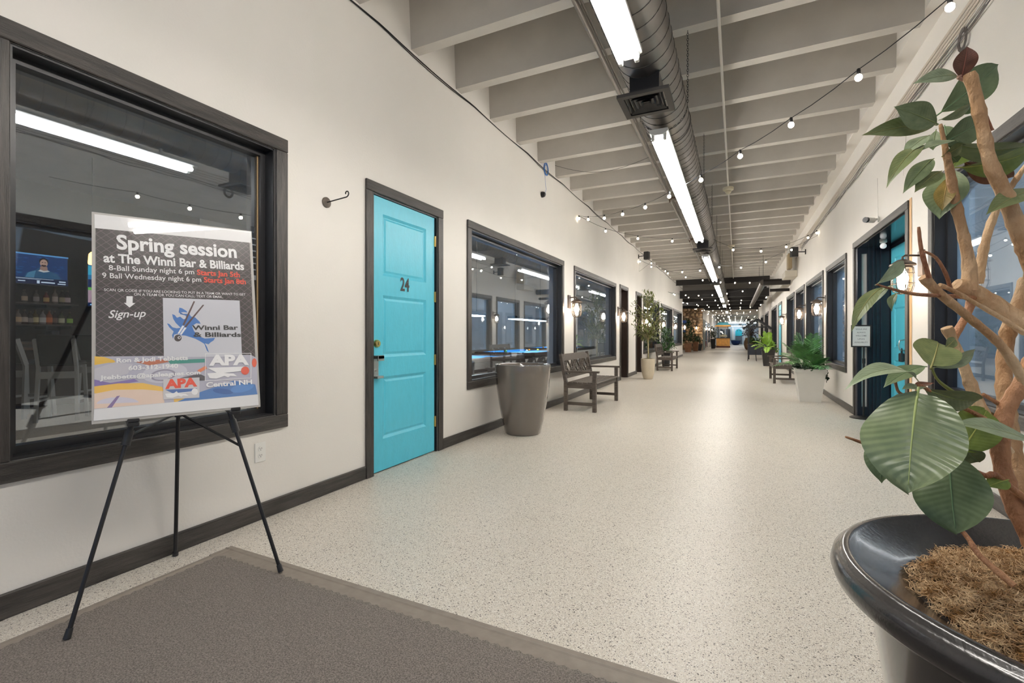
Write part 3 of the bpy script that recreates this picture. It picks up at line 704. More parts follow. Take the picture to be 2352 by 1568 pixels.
# ================================================================ EASEL AND POSTER
F1, F2, F3 = Vector((-2.26, .851, .014)), Vector((-1.975, 1.54, .014)), Vector((-2.635, 1.43, .003)); nrm = Vector((-.925, .38, 0)); AP0 = Vector((-2.30, 1.294, 1.575)); AP = AP0 + nrm * .155 - Vector((0, 0, .06))
EB = mat('black_satin_tube', (.022, .022, .024), .32, metal=.3)
g = root('display_easel', (-2.2, 1.3, 0), 'black telescopic tripod easel standing on the mat corner', 'easel')
for k, f in enumerate((F1, F2, F3)):
    d = AP - f
    if k < 2:
        kn = f + d * .50
        lg = MB(); lg.tube([f + d * .02, kn], .0085, 10); lo = lg.build('leg', EB, g, True, 40)
        MB().tube([f + d * .475, AP], .0115, 10).build('upper_tube', EB, lo, True, 40)
        MB().tube([f + d * .445, f + d * .485], .017, 12).build('clamp_collar', BLACK, lo, True, 40)
        MB().tube([f, f + d * .022], [.013, .011], 10).build('rubber_foot', BLACK, lo, True, 40)
    else:
        lg = MB(); lg.tube([f + d * .01, AP], .0095, 10); lo = lg.build('leg', EB, g, True, 40)
        MB().tube([f, f + d * .012], .014, 10).build('rubber_foot', BLACK, lo, True, 40)
MB().bevbox(AP.x - .03, AP.x + .03, AP.y - .03, AP.y + .03, AP.z - .04, AP.z + .02, .006).build('tripod_head', BLACK, g)
P1 = F1.lerp(AP0, .5); P2 = F2.lerp(AP0, .505)
Q3 = F3.lerp(AP, .5); K1 = F1.lerp(AP, .47); K2 = F2.lerp(AP, .40)
MB().bar(K1, Q3, .012, .006).build('brace', EB, g); MB().bar(K2, Q3, .012, .006).build('brace', EB, g)
MB().tube([Q3 - Vector((0, 0, .02)), Q3 + Vector((0, 0, .02))], .016, 10).build('brace_hub', BLACK, g, True, 40)
P1.z -= .0; e = Vector((.38, .925, 0)).normalized()
for p in (P1, P2):
    hb = MB(); M = Matrix.Translation(p - nrm * .0) @ Matrix((( e.x, nrm.x, 0, 0), (e.y, nrm.y, 0, 0), (0, 0, 1, 0), (0, 0, 0, 1)))
    h1 = MB(); h1.bevbox(-.02, .02, -.045, .095, -.02, -.004, .003); h1.bevbox(-.02, .02, -.045, -.036, -.004, .012, .003); h1.xf(M); h1.build('poster_rest', BLACK, g)
# poster board
BL = P1 - e * .128 - nrm * .030 + Vector((0, 0, .003)); BR = P2 + e * .107 - nrm * .030 + Vector((0, 0, .003))
U = (BR - BL); WID = U.length; U.normalize(); up = (nrm * .17 + Vector((0, 0, .876))); HEI = up.length; up.normalize()
NF = U.cross(up).normalized()
if NF.dot(Vector((0, 0, 0)) - BL) < 0: NF = -NF
def W2(u, v, l=0): return BL + U * (u * WID) + up * (v * HEI) + NF * l
# homography photo pixel -> (u, v) from the projected corners of the board
def proj(p):
    d = p - Vector((0, 0, CAMZ)); D = -S_ * d.x + C_ * d.y; a = C_ * d.x + S_ * d.y
    return (VX + F * a / D, VY - F * d.z / D)
PC = [(218, 473), (578, 522), (600, 925), (222, 959)]        # TL TR BR BL of the board in the photograph
A_ = []; b_ = []
for (x, y), (u, v) in zip(PC, ((0, 1), (1, 1), (1, 0), (0, 0))):
    A_.append([x, y, 1, 0, 0, 0, -u * x, -u * y]); b_.append(u); A_.append([0, 0, 0, x, y, 1, -v * x, -v * y]); b_.append(v)
H8 = np.linalg.solve(np.array(A_, float), np.array(b_, float))
def uv(px, py):
    w_ = H8[6] * px + H8[7] * py + 1
    return ((H8[0] * px + H8[1] * py + H8[2]) / w_, (H8[3] * px + H8[4] * py + H8[5]) / w_)
def za(x, y): return (180 + x / 2.904, 440 + y / 2.904)        # the close-up the measures were read from
def zb(x, y): return (200 + x / 4.126, 600 + y / 4.126)
pg = root('league_poster', W2(.5, 0), 'large dark pool league poster in a clear sleeve on the easel', 'poster')
def slab_mb(u0, u1, v0, v1, l0, l1):
    mb = MB(); vs = [W2(u, v, l) for l in (l0, l1) for u, v in ((u0, v0), (u1, v0), (u1, v1), (u0, v1))]
    return mb.add(vs, [(3, 2, 1, 0), (4, 5, 6, 7), (0, 1, 5, 4), (1, 2, 6, 5), (2, 3, 7, 6), (3, 0, 4, 7)])
slab_mb(0, 1, 0, 1, -.006, 0).build('foam_board', mat('grey_white_edge', (.42, .40, .37), .4), pg)
L0 = .0006
def flat(name, col, pts, l=L0, conv=zb, rough=.35, par=None, label=None):
    m_ = col if not isinstance(col, tuple) else mat('print_%d_%d_%d' % tuple(int(c * 255) for c in col), col, rough)
    q = [uv(*conv(x, y)) for x, y in pts]; vs = [W2(u, v, l) for u, v in q]
    mb = MB(); mb.add(vs, [tuple(range(len(vs)))]); o = mb.build(name, m_, par or pg, label=label); return o
def print_bg():
    m = bpy.data.materials.new('poster_print'); nt, b = nodes(m); N, L = nt.nodes, nt.links
    b.inputs['Roughness'].default_value = .3
    uvn = N.new('ShaderNodeUVMap'); uvn.uv_map = 'uv'
    sp = N.new('ShaderNodeSeparateXYZ'); L.new(uvn.outputs[0], sp.inputs[0])
    def M2(op, a, c=None):
        n = N.new('ShaderNodeMath'); n.operation = op
        for i, q in enumerate((a, c)):
            if q is None: continue
            if isinstance(q, (int, float)): n.inputs[i].default_value = q
            else: L.new(q, n.inputs[i])
        return n.outputs[0]
    x = M2('MULTIPLY', sp.outputs[0], 17); y = M2('MULTIPLY', sp.outputs[1], 27)
    ln = []
    for s in ('ADD', 'SUBTRACT'):
        f = M2('FRACT', M2(s, x, y)); ln.append(M2('LESS_THAN', M2('ABSOLUTE', M2('SUBTRACT', f, .5)), .045))
    f = M2('MAXIMUM', ln[0], ln[1])
    mx = N.new('ShaderNodeMix'); mx.data_type = 'RGBA'; mx.inputs[6].default_value = (.045, .04, .037, 1); mx.inputs[7].default_value = (.17, .115, .14, 1)
    L.new(f, mx.inputs[0]); L.new(mx.outputs[2], b.inputs['Base Color']); return m
m_ = MB(); m_.add([W2(.02, .02, .0002), W2(.98, .02, .0002), W2(.98, .98, .0002), W2(.02, .98, .0002)], [(0, 1, 2, 3)]); m_.uv = [(0, 0), (1, 0), (1, 1), (0, 1)]
m_.build('printed_sheet', print_bg(), pg)
PW = (.78, .77, .76)
flat('white_band', PW, [(128, 112), (1152, 241), (1150, 315), (130, 205)], conv=za)
flat('ball_art', (.47, .46, .54), [(110, 845), (1560, 850), (1612, 880), (1625, 1225), (112, 1340)])
def ell(cx, cy, rx, ry, rot=0, n=22, a0=0, a1=360):
    o = []
    for i in range(n + (a1 < 360)):
        t = math.radians(a0 + (a1 - a0) * i / n); x, y = rx * math.cos(t), ry * math.sin(t); r = math.radians(rot)
        o.append((cx + x * math.cos(r) - y * math.sin(r), cy + x * math.sin(r) + y * math.cos(r)))
    return o
lay = [L0]
def nl(): lay[0] += .00006; return lay[0]
ART = [((.80, .50, .06), [(110, 842), (200, 850), (290, 880), (310, 905), (240, 905), (110, 925)]),
       ((.56, .54, .58), [(110, 960), (300, 900), (470, 920), (420, 1010), (240, 1060), (110, 1080)]),
       ((.22, .16, .42), [(112, 1060), (260, 1095), (480, 1060), (520, 1085), (300, 1120), (112, 1140)]),
       ((.86, .53, .08), [(110, 1125), (330, 1100), (560, 1100), (740, 1140), (752, 1180), (480, 1160), (250, 1200), (110, 1190)]),
       ((.80, .62, .50), [(110, 1195), (300, 1160), (560, 1160), (750, 1180), (760, 1290), (112, 1336)]),
       ((.66, .62, .70), ell(330, 1290, 195, 60, 0, 22, 180, 360)), ((.25, .17, .36), [(230, 1328), (320, 1220), (350, 1215), (275, 1326)]),
       ((.80, .50, .10), [(845, 1250), (940, 1245), (935, 1283), (850, 1288)]),
       ((.07, .20, .48), [(880, 1280), (1100, 1190), (1400, 1090), (1600, 1130), (1624, 1222), (900, 1282)]),
       ((.03, .12, .36), ell(1300, 1190, 95, 26, 8)), ((.10, .27, .60), ell(1480, 1160, 110, 40, -12)),
       ((.60, .59, .65), ell(760, 1010, 210, 90, -6)), ((.30, .28, .36), ell(745, 1030, 120, 55, -6)), ((.54, .53, .60), ell(745, 1030, 98, 42, -6)),
       ((.52, .16, .08), [(480, 900), (760, 880), (800, 905), (620, 935)]), ((.05, .30, .24), [(790, 890), (1130, 880), (1130, 915), (810, 925)]),
       ((.80, .24, .10), [(1060, 990), (1140, 945), (1150, 975), (1085, 1010)]), ((.10, .09, .10), [(900, 1060), (1080, 1020), (1140, 1050), (1130, 1085), (1020, 1085)]),
       ((.74, .10, .04), ell(1590, 925, 22, 42))]
for c, pl in ART: flat('ball_art', c, [(min(max(x, 112), 1620), y) for x, y in pl], nl())
flat('white_band', PW, [(112, 1340), (1625, 1225), (1632, 1325), (108, 1450)], nl())
def tline(txt, p0, p1, h, col, conv=za, bold=.02, shear=0, label=None, name='lettering'):
    """text from photo point p0 to p1 along its baseline, h = cap height in photo px of that close-up"""
    u0, v0 = uv(*conv(*p0)); u1, v1 = uv(*conv(*p1)); ut, vt = uv(*conv(p0[0], p0[1] - h))
    O = W2(u0, v0, 0); E = W2(u1, v1, 0); d = (E - O); w_ = d.length; d.normalize(); n = d.cross(up).normalized(); vv = n.cross(d).normalized()
    if vv.dot(up) < 0: vv = -vv
    hh = (vt - v0) * HEI
    mb = text_mb(txt, O, d, vv, hh, w_, bold, shear, lift=0); l = lay[0] + .0004
    mb.v = [v + NF * l for v in mb.v]
    return mb.build(name, mat('print_%d_%d_%d' % tuple(int(c * 255) for c in col), col, .35) if isinstance(col, tuple) else col, pg, label=label)
WT_ = (.86, .85, .84); RD = (.78, .07, .03)
tline('Spring session', (275, 345), (1060, 415), 92, WT_, bold=.03)
tline('at The Winni Bar & Billiards', (190, 432), (1108, 497), 58, WT_, bold=.03)
tline('8-Ball Sunday night 6 pm', (225, 487), (782, 522), 34, WT_, bold=.008)
tline('Starts Jan 5th', (800, 525), (1080, 545), 34, RD, bold=.03)
tline('9 Ball Wednesday night 6 pm', (183, 537), (828, 573), 34, WT_, bold=.008)
tline('Starts Jan 8th', (845, 575), (1120, 592), 34, RD, bold=.03)
tline('SCAN QR CODE IF YOU ARE LOOKING TO PUT IN A TEAM OR WANT TO GET', (195, 625), (1118, 668), 17, WT_, bold=.006)
tline('ON A TEAM OR YOU CAN CALL, TEXT OR EMAIL.', (390, 658), (972, 683), 17, WT_, bold=.006)
flat('down_arrow', WT_, [(402, 280), (460, 281), (459, 345), (485, 347), (431, 388), (379, 343), (400, 344)], nl())
tline('Sign-up', (225, 805), (470, 800), 50, WT_, bold=.012, shear=.35)
# club logo
nl(); flat('logo_panel', (.60, .60, .64), [(738, 300), (1450, 335), (1475, 862), (752, 865)], nl())
lake = [(892, 395), (915, 400), (955, 425), (968, 442), (935, 438), (905, 440), (895, 455), (985, 455), (1000, 480), (1040, 490), (1080, 530), (1090, 550), (1050, 545), (1010, 570), (1030, 620), (1080, 670), (1130, 690), (1225, 685), (1210, 710), (1185, 725), (1165, 745), (1130, 735), (1150, 770), (1168, 822), (1150, 805), (1125, 740), (1080, 712), (1040, 690), (950, 660), (900, 655), (880, 640), (845, 650), (835, 690), (825, 655), (840, 620), (800, 580), (778, 542), (800, 548), (830, 580), (870, 590), (905, 585), (860, 540), (835, 500), (825, 455), (850, 465), (870, 490), (900, 480), (930, 505), (960, 500), (950, 470), (920, 460), (885, 440)]
flat('lake_shape', (.045, .18, .50), lake, nl(), label='blue lake outline')
for a, b in (((1030, 335), (930, 560)), ((1115, 370), (945, 580))):
    flat('cue', (.10, .05, .05), [(a[0] - 7, a[1]), (a[0] + 7, a[1] + 4), (b[0] + 8, b[1] + 4), (b[0] - 8, b[1] - 4)], nl())
for a, b in (((930, 565), (885, 640)), ((950, 582), (905, 650))):
    flat('cue_butt', (.82, .82, .82), [(a[0] - 10, a[1]), (a[0] + 10, a[1] + 4), (b[0] + 7, b[1] + 4), (b[0] - 7, b[1] - 4)], nl())
flat('billiard_ball', (.04, .03, .03), ell(880, 682, 34, 32), nl()); flat('ball_spot', (.82, .82, .82), ell(892, 678, 14, 13), nl()); flat('ball_spot', (.04, .03, .03), ell(893, 678, 8, 8), nl())
tline('Winni Bar', (1012, 607), (1438, 610), 42, (.03, .03, .03), conv=zb, bold=.03); tline('& Billiards', (1025, 672), (1465, 678), 42, (.03, .03, .03), conv=zb, bold=.03)
tline('Ron & Jodi Tebbetts', (315, 905), (975, 888), 40, WT_, conv=zb, bold=.03)
tline('603-312-1940', (425, 978), (885, 962), 40, WT_, conv=zb, bold=.03)
tline('Jtebbetts@apaleagues.com', (162, 1066), (1090, 1026), 40, WT_, conv=zb, bold=.03)
# league logos: framed letters over a hand with a cue and a ball
def league(fr, lx, ly, h, colr, small):
    (x0, y0, x1, y1) = fr; W_, H_ = x1 - x0, y1 - y0
    if small: flat('logo_frame', (.62, .61, .62), [(x0, y0), (x1, y0 - 12), (x1, y1 - 12), (x0, y1)], nl())
    else:
        t = 5
        for q in ([(x0, y0), (x1, y0 + 2), (x1, y0 + 2 + t), (x0, y0 + t)], [(x0, y1 - t), (x1, y1 - 20 - t), (x1, y1 - 20), (x0, y1)], [(x0, y0), (x0 + t, y0), (x0 + t, y1), (x0, y1)], [(x1 - t, y0), (x1, y0), (x1, y1 - 20), (x1 - t, y1 - 20)]):
            flat('logo_frame', WT_, q, nl())
    tline('APA', lx, ly, h, colr, conv=zb, bold=.055)
    yb = y0 + H_ * .52; hc = (.07, .16, .42) if small else WT_
    flat('logo_band', hc, [(x0 + W_ * .05, yb), (x1 - W_ * .06, yb - 8), (x1 - W_ * .2, yb + H_ * .12), (x0 + W_ * .28, yb + H_ * .2)], nl())
    flat('logo_hand', WT_, [(x0 + W_ * .05, yb + H_ * .2), (x0 + W_ * .3, yb + H_ * .17), (x0 + W_ * .37, yb + H_ * .08), (x0 + W_ * .42, yb + H_ * .2), (x0 + W_ * .62, yb + H_ * .22), (x0 + W_ * .7, yb + H_ * .32), (x0 + W_ * .55, yb + H_ * .3), (x0 + W_ * .5, yb + H_ * .36), (x0 + W_ * .42, yb + H_ * .3), (x0 + W_ * .25, yb + H_ * .4), (x0 + W_ * .1, yb + H_ * .38)], nl())
    flat('logo_cue', WT_, [(x0 + W_ * .06, yb + H_ * .22), (x1 - W_ * .2, yb + H_ * .10), (x1 - W_ * .2, yb + H_ * .13), (x0 + W_ * .06, yb + H_ * .26)], nl())
    flat('logo_ball', WT_ if small else (.72, .10, .05), ell(x1 - W_ * .13, yb + H_ * .12, W_ * .09, W_ * .09), nl())
league((748, 1068, 1082, 1258), (765, 1155), (1062, 1135), 78, RD, True)
league((1132, 832, 1560, 1092), (1168, 942), (1540, 940), 92, WT_, False)
tline('Central NH', (1145, 1150), (1570, 1125), 44, WT_, conv=zb, bold=.03)
SLV = glass_mat('clear_sleeve', (1, 1, 1), 1.35, .02)
slab_mb(.012, .988, .012, .988, .0036, .0044).build('clear_sleeve', SLV, pg)
# small notice taped inside the first window
g = root('window_notice', (XL - .118, 1.9, 1.2), 'white notice with black squares taped inside the window behind the poster', 'notice')
a, b = onX(560, 640, XL - .117), onX(592, 537, XL - .117)
box('paper', mat('paper', (.75, .75, .75), .6), XL - .119, XL - .117, a.y, b.y, a.z, b.z, g)
for k in range(8): box('printed_square', BLACK, XL - .1169, XL - .1165, b.y - .05, b.y - .012, a.z + .03 + k * .04, a.z + .062 + k * .04, g)
box('printed_heading', mat('red_print', (.6, .05, .04), .5), XL - .1169, XL - .1165, b.y - .09, b.y - .05, b.z - .035, b.z - .015, g)
# ================================================================ BENCHES
def make_bench():
    """faces +X, back at -X; origin on the floor in the middle"""
    g = root('garden_bench', (0, 0, 0)); Ln, Dp = .70, .225
    def b(name, a, c, w_, h_, up=(0, 0, 1), **k): return MB().bar(a, c, w_, h_, up).build(name, BENCHW, g, **k)
    for s in (-1, 1):
        y = s * Ln
        b('leg', (Dp, y, 0), (Dp, y, .585), .055, .055, (1, 0, 0))
        m = MB(); m.bar((-Dp, y, 0), (-Dp, y, .44), .055, .05, (1, 0, 0)); m.bar((-Dp, y, .43), (-Dp - .085, y, .865), .055, .045, (1, 0, 0)); m.build('back_leg', BENCHW, g)
        b('arm_rest', (-Dp - .03, y, .595), (Dp + .07, y, .60), .07, .028)
        b('side_rail', (-Dp, y, .385), (Dp, y, .385), .03, .075)
        b('stretcher', (-Dp, y, .115), (Dp, y, .115), .03, .045)
    b('front_rail', (Dp - .005, -Ln, .38), (Dp - .005, Ln, .38), .03, .075)
    b('rear_rail', (-Dp, -Ln, .38), (-Dp, Ln, .38), .03, .075)
    for k in range(6):
        x = Dp + .005 - k * .078
        MB().bevbox(x - .032, x + .032, -Ln + .0, Ln, .418, .438, .004).build('seat_slat', BENCHW, g)
    def B(z, y): return Vector((-Dp - (z - .43) * .195, y, z))
    tr = MB(); n = 14; pr = []
    for k in range(n + 1):
        y = -Ln + 2 * Ln * k / n; t = 1 - (y / Ln) ** 2; zt = .80 + .06 * max(0, min(1, t * 2.2)) ; zb = .755
        a, c = B(zb, y), B(zt, y); pr += [a + Vector((-.014, 0, 0)), a + Vector((.014, 0, 0)), c + Vector((.014, 0, 0)), c + Vector((-.014, 0, 0))]
    tr.add(pr, [(0, 1, 2, 3), (4 * n + 3, 4 * n + 2, 4 * n + 1, 4 * n)] + [(4 * k + i, 4 * k + 4 + i, 4 * k + 4 + (i + 1) % 4, 4 * k + (i + 1) % 4) for k in range(n) for i in range(4)])
    tr.build('top_rail', BENCHW, g)
    b('lower_back_rail', B(.515, -Ln), B(.515, Ln), .028, .06)
    z0, z1 = .54, .758; W_ = (2 * Ln - .06) / 3
    for q in range(3):
        a = -Ln + .03 + q * W_; c = a + W_; mid = (a + c) / 2; zm = (z0 + z1) / 2
        segs = [((z0, a), (z1, mid - .03)), ((z1, a + .02), (z0, mid)), ((z0, mid + .02), (z1, c)), ((z1, mid), (z0, c - .02)), ((zm, a), (z0, a + W_ * .25)), ((zm, c), (z0, c - W_ * .25)), ((z1, a + W_ * .3), (zm, a + W_ * .05))]
        for (p, r_) in segs: b('lattice_slat', B(*p), B(*r_), .022, .022, (1, 0, 0))
        if q: b('back_post', B(z0, a), B(z1, a), .024, .024, (1, 0, 0))
    return g
bn = make_bench(); bn.location = (-2.125, 7.50, 0); tag(bn, 'weathered brown lattice-back bench beside the large taupe planter', 'bench', 'lattice-back benches')
copy_tree(bn, (-2.08, 16.45, 0), 0, 'weathered brown lattice-back bench beyond the small potted tree')
rp = onZ(1778, 878, 0)
copy_tree(bn, (1.06, 13.5, 0), math.pi, 'weathered brown bench by the right wall behind the white square planter')
for o in list(bpy.data.objects):
    if o.name.startswith('garden_bench.'): o['group'] = 'lattice-back benches'; o['category'] = 'bench'
# ================================================================ PLANTERS
def pot_lathe(name, prof, c, m, g, n=40): return MB().lathe(prof, c, n).build(name, m, g, True, 35)
SOIL = mat('dark_soil', (.035, .024, .016), .95, bump=.8, bscale=60)
TAUPE = mat('taupe_gloss_glaze', (.155, .132, .112), .09, var=.06, scale=3, coat=1)
g = root('tall_planter', (-2.27, 5.02, 0), 'large glossy taupe planter, empty, between the second window and the near bench', 'planter')
pot_lathe('planter_body', [(.20, 0), (.212, .012), (.245, .15), (.283, .35), (.312, .55), (.326, .72), (.330, .80), (.326, .812), (.30, .812), (.292, .80), (.285, .70), (.25, .45), (.2, .44)], (-2.27, 5.02, 0), TAUPE, g, 56)
g = root('small_tree', (-2.1, 12.7, 0), 'slim leafy tree in a tall cream round planter', 'tree')
CREAM = mat('cream_glaze', (.66, .58, .44), .4, var=.04, scale=6)
c0 = (-2.1, 12.7, 0)
pot_lathe('planter_body', [(.11, 0), (.12, .01), (.16, .15), (.178, .35), (.182, .5), (.182, .535), (.165, .535), (.16, .5), (.1, .49)], c0, CREAM, g)
pot_lathe('moss', [(.158, .50), (.15, .525), (.08, .54), (.01, .545)], c0, mat('brown_moss', (.10, .075, .03), .95, bump=.9, bscale=80), g, 20)
TRK = mat('pale_green_bark', (.42, .36, .20), .7, var=.2, scale=20)
LEAF_Y = mat('olive_leaf', (.16, .19, .045), .45, var=.45, scale=7)
LEAF_G = mat('mid_green_leaf', (.05, .13, .035), .42, var=.5, scale=8)
LEAF_D = mat('dark_green_leaf', (.022, .055, .020), .4, var=.5, scale=8)
def leafblade(mb, base, d, up, L, W_, bend=.15):
    d = d.normalized(); s = d.cross(up)
    if s.length < 1e-3: s = d.orthogonal()
    s.normalize(); n = s.cross(d).normalized(); pts = []
    for t, w_ in ((0, .12), (.3, .85), (.6, 1), (1, .02)):
        c = base + d * (L * t) - n * (bend * L * t * t)
        pts += [c - s * (W_ * w_ / 2), c + n * (W_ * .12 * w_), c + s * (W_ * w_ / 2)]
    mb.add(pts, [(3 * i + j, 3 * i + 3 + j, 3 * i + 4 + j, 3 * i + 1 + j) for i in range(3) for j in range(2)])
def rvec(r, up=0): v = Vector((r.gauss(0, 1), r.gauss(0, 1), r.gauss(0, 1) + up)); return v.normalized()
def tree(g, c, trunkh, crown, m, seed, nb=26, lpb=26, L=.10, W_=.028, trk=TRK, tr_r=.022, spread=(.45, .45), lean=(0, 0), blob=None):
    """trunk, forks and leafy branches; crown = (z0, z1)"""
    r = random.Random(seed); c = Vector(c); top = c + Vector((lean[0], lean[1], trunkh))
    MB().tube([c + Vector((0, 0, .3 if trunkh > .6 else .1)), c.lerp(top, .55) + Vector((.01, 0, 0)), top], [tr_r, tr_r * .8, tr_r * .65], 8).build('trunk', trk, g, True)
    lf = MB(); br = MB()
    for k in range(nb):
        z = crown[0] + (crown[1] - crown[0]) * ((k + .5) / nb); a = k * 2.4 + r.random() * .6
        t = (z - crown[0]) / (crown[1] - crown[0]); rad = math.sin(math.pi * (.18 + .74 * t)) * (1 - .25 * r.random())
        end = Vector((c.x + lean[0] + spread[0] * rad * math.cos(a), c.y + lean[1] + spread[1] * rad * math.sin(a), c.z + z))
        if blob: end += blob(t)
        st = Vector((c.x + lean[0] * .9, c.y + lean[1] * .9, c.z + max(trunkh * .9, z - .25 - .35 * rad)))
        mid = st.lerp(end, .5) + Vector((0, 0, .05)); pts = [st, mid, end]
        br.tube(pts, [tr_r * .4, tr_r * .25, tr_r * .1], 5)
        for q in range(lpb):
            tt = .25 + .8 * r.random(); p = (st.lerp(mid, tt * 2) if tt < .5 else mid.lerp(end, min(1, tt * 2 - 1))) + rvec(r) * .045
            d = (rvec(r) + (end - st).normalized() * .7 + Vector((0, 0, -.15)))
            leafblade(lf, p, d, Vector((0, 0, 1)), L * (.7 + .6 * r.random()), W_ * (.8 + .4 * r.random()))
    b = br.build('branches', trk, g, True); b['kind'] = 'stuff'
    f = lf.build('foliage', m, g); f['kind'] = 'stuff'
tree(g, c0, 1.15, (1.05, 2.35), LEAF_Y, 3, nb=34, lpb=28, L=.11, W_=.030, spread=(.46, .46), tr_r=.024)
g = root('potted_shrub', (-2.35, 18.2, 0), 'green leafy shrub in a square charcoal pot behind the second bench', 'plant')
CHAR = mat('charcoal_pot', (.028, .026, .026), .5)
def square_pot(c, wt, wb, h, m, g, rim=.03, name='pot'):
    mb = MB(); a, b = wt / 2, wb / 2; x, y, z = c
    L_ = [(b, 0), (a - .012, h - rim), (a, h - rim), (a, h), (a - .03, h), (a - .03, h - .05)]
    vs = [(x + sx * q, y + sy * q, z + zz) for q, zz in L_ for sx, sy in ((-1, -1), (1, -1), (1, 1), (-1, 1))]
    fs = [(4 * i + k, 4 * i + (k + 1) % 4, 4 * i + 4 + (k + 1) % 4, 4 * i + 4 + k) for i in range(5) for k in range(4)] + [(3, 2, 1, 0), (20, 21, 22, 23)]
    mb.add(vs, fs); return mb.build(name, m, g)
square_pot((-2.35, 18.2, 0), .34, .24, .52, CHAR, g)
tree(g, (-2.35, 18.2, .4), .2, (.1, 1.05), LEAF_G, 5, nb=20, lpb=22, L=.13, W_=.05, spread=(.32, .32), tr_r=.012)
# palms and ferns: every frond a part
def frond(g, base, az, el, L, droop, m, nl_=14, ll=.22, lw=.022, name='frond', seed=0, vee=.5):
    r = random.Random(seed); mb = MB(); pts = []; d0 = Vector((math.cos(az) * math.cos(el), math.sin(az) * math.cos(el), math.sin(el)))
    for i in range(9):
        t = i / 8; pts.append(Vector(base) + d0 * (L * t) + Vector((0, 0, -droop * L * t * t)))
    mb.tube(pts, [.006 * (1 - .8 * i / 8) for i in range(9)], 5)
    for k in range(nl_):
        t = .28 + .72 * k / nl_; i = min(7, int(t * 8)); p = pts[i].lerp(pts[i + 1], t * 8 - i); tg = (pts[i + 1] - pts[i]).normalized()
        side = tg.cross(Vector((0, 0, 1))); side = side.normalized() if side.length > .05 else Vector((1, 0, 0))
        upv = side.cross(tg)
        sc = math.sin(math.pi * min(1, .2 + t * .78)) ** .6
        for s in (-1, 1):
            d = (side * s + tg * (.75 + .2 * r.random()) + upv * (vee * (.3 + .3 * r.random())))
            leafblade(mb, p, d, upv, ll * sc * (.85 + .3 * r.random()), lw, .22)
    o = mb.build(name, m, g); return o
p = onZ(1862, 905, 0); pc = (1.16, 9.62, 0)
g = root('potted_palm', pc, 'lush parlour palm with trailing ivy in a white square planter', 'plant')
square_pot(pc, .46, .31, .57, mat('white_planter', (.74, .72, .67), .45, var=.03, scale=4), g, .06, 'planter')
box('soil', SOIL, pc[0] - .19, pc[0] + .19, pc[1] - .19, pc[1] + .19, .50, .54, g)
r = random.Random(11)
PALM = mat('palm_leaf', (.095, .25, .07), .35, var=.6, scale=5)
for k in range(24):
    az = k * 2.4 + r.random() * .5; t = k / 24
    el = math.radians(84 - 50 * t + r.uniform(-6, 6)); frond(g, (pc[0] + .06 * math.cos(az), pc[1] + .06 * math.sin(az), .54), az, el, (.80 - .22 * t + r.uniform(-.08, .08)) * (.48 if math.cos(az) > .35 else 1), .16 + .34 * t, PALM, 13, .22, .021, seed=k, vee=.15)
iv = MB()
for k in range(160):
    a = r.random() * 6.28; q = .16 + .1 * r.random(); leafblade(iv, Vector((pc[0] + q * math.cos(a), pc[1] + q * math.sin(a), .57 + .07 * r.random())), rvec(r), Vector((0, 0, 1)), .05, .045)
for k in range(30):
    leafblade(iv, Vector((pc[0] + .23 + .03 * r.random(), pc[1] - .12 + .08 * r.random(), .36 + .22 * r.random())), rvec(r, -1), Vector((1, 0, 0)), .05, .04)
iv.build('ivy', LEAF_D, g, kind='stuff')
fc = (1.10, 20.0, 0)
g = root('potted_fern', fc, 'bright lime green fern in a dark tapered pot before the wishing well', 'plant')
square_pot(fc, .46, .32, .62, CHAR, g, .05)
FERN = mat('lime_fern_leaf', (.30, .50, .07), .42, var=.3, scale=6)
for k in range(17):
    az = k * 2.4; t = k / 17; frond(g, (fc[0], fc[1], .6), az, math.radians(84 - 55 * t), .95 if math.cos(az) < .3 else .5, .22 + .5 * t, FERN, 22, .17, .03, seed=40 + k, vee=.1)
# entry sign
sp = onZ(1984, 960, 0)
g = root('sign_stand', (sp.x, sp.y, 0), 'slim black floor sign in front of the recessed entry', 'sign')
MB().lathe([(.165, 0), (.165, .008), (.15, .016), (.03, .022), (.016, .03)], (sp.x, sp.y, 0), 32).build('base', BLACKM, g, True, 35)
MB().tube([(sp.x, sp.y, .02), (sp.x, sp.y, .78)], .0135, 10).build('pole', BLACKM, g, True, 40)
MB().tube([(sp.x, sp.y, .76), (sp.x, sp.y, .83)], .019, 10).build('pole_collar', BLACKM, g, True, 40)
MB().tube([(sp.x, sp.y, .78), (sp.x, sp.y, 1.0)], .010, 10).build('upper_pole', BLACKM, g, True, 40)
Ms = Matrix.Translation((sp.x - .03, sp.y, 1.14)) @ Matrix.Rotation(math.radians(-8), 4, 'Z') @ Matrix.Rotation(math.radians(6), 4, 'X')
fr = MB(); fr.bevbox(-.115, .115, -.008, .008, -.155, -.138, .003); fr.bevbox(-.115, .115, -.008, .008, .138, .155, .003); fr.bevbox(-.115, -.098, -.008, .008, -.138, .138, .003); fr.bevbox(.098, .115, -.008, .008, -.138, .138, .003); fr.xf(Ms); fr.build('sign_frame', BLACK, g)
bk = MB(); bk.box(-.1, .1, -.002, .006, -.14, .14); bk.xf(Ms); bk.build('sign_card', mat('paper_white', (.76, .75, .74), .5), g)
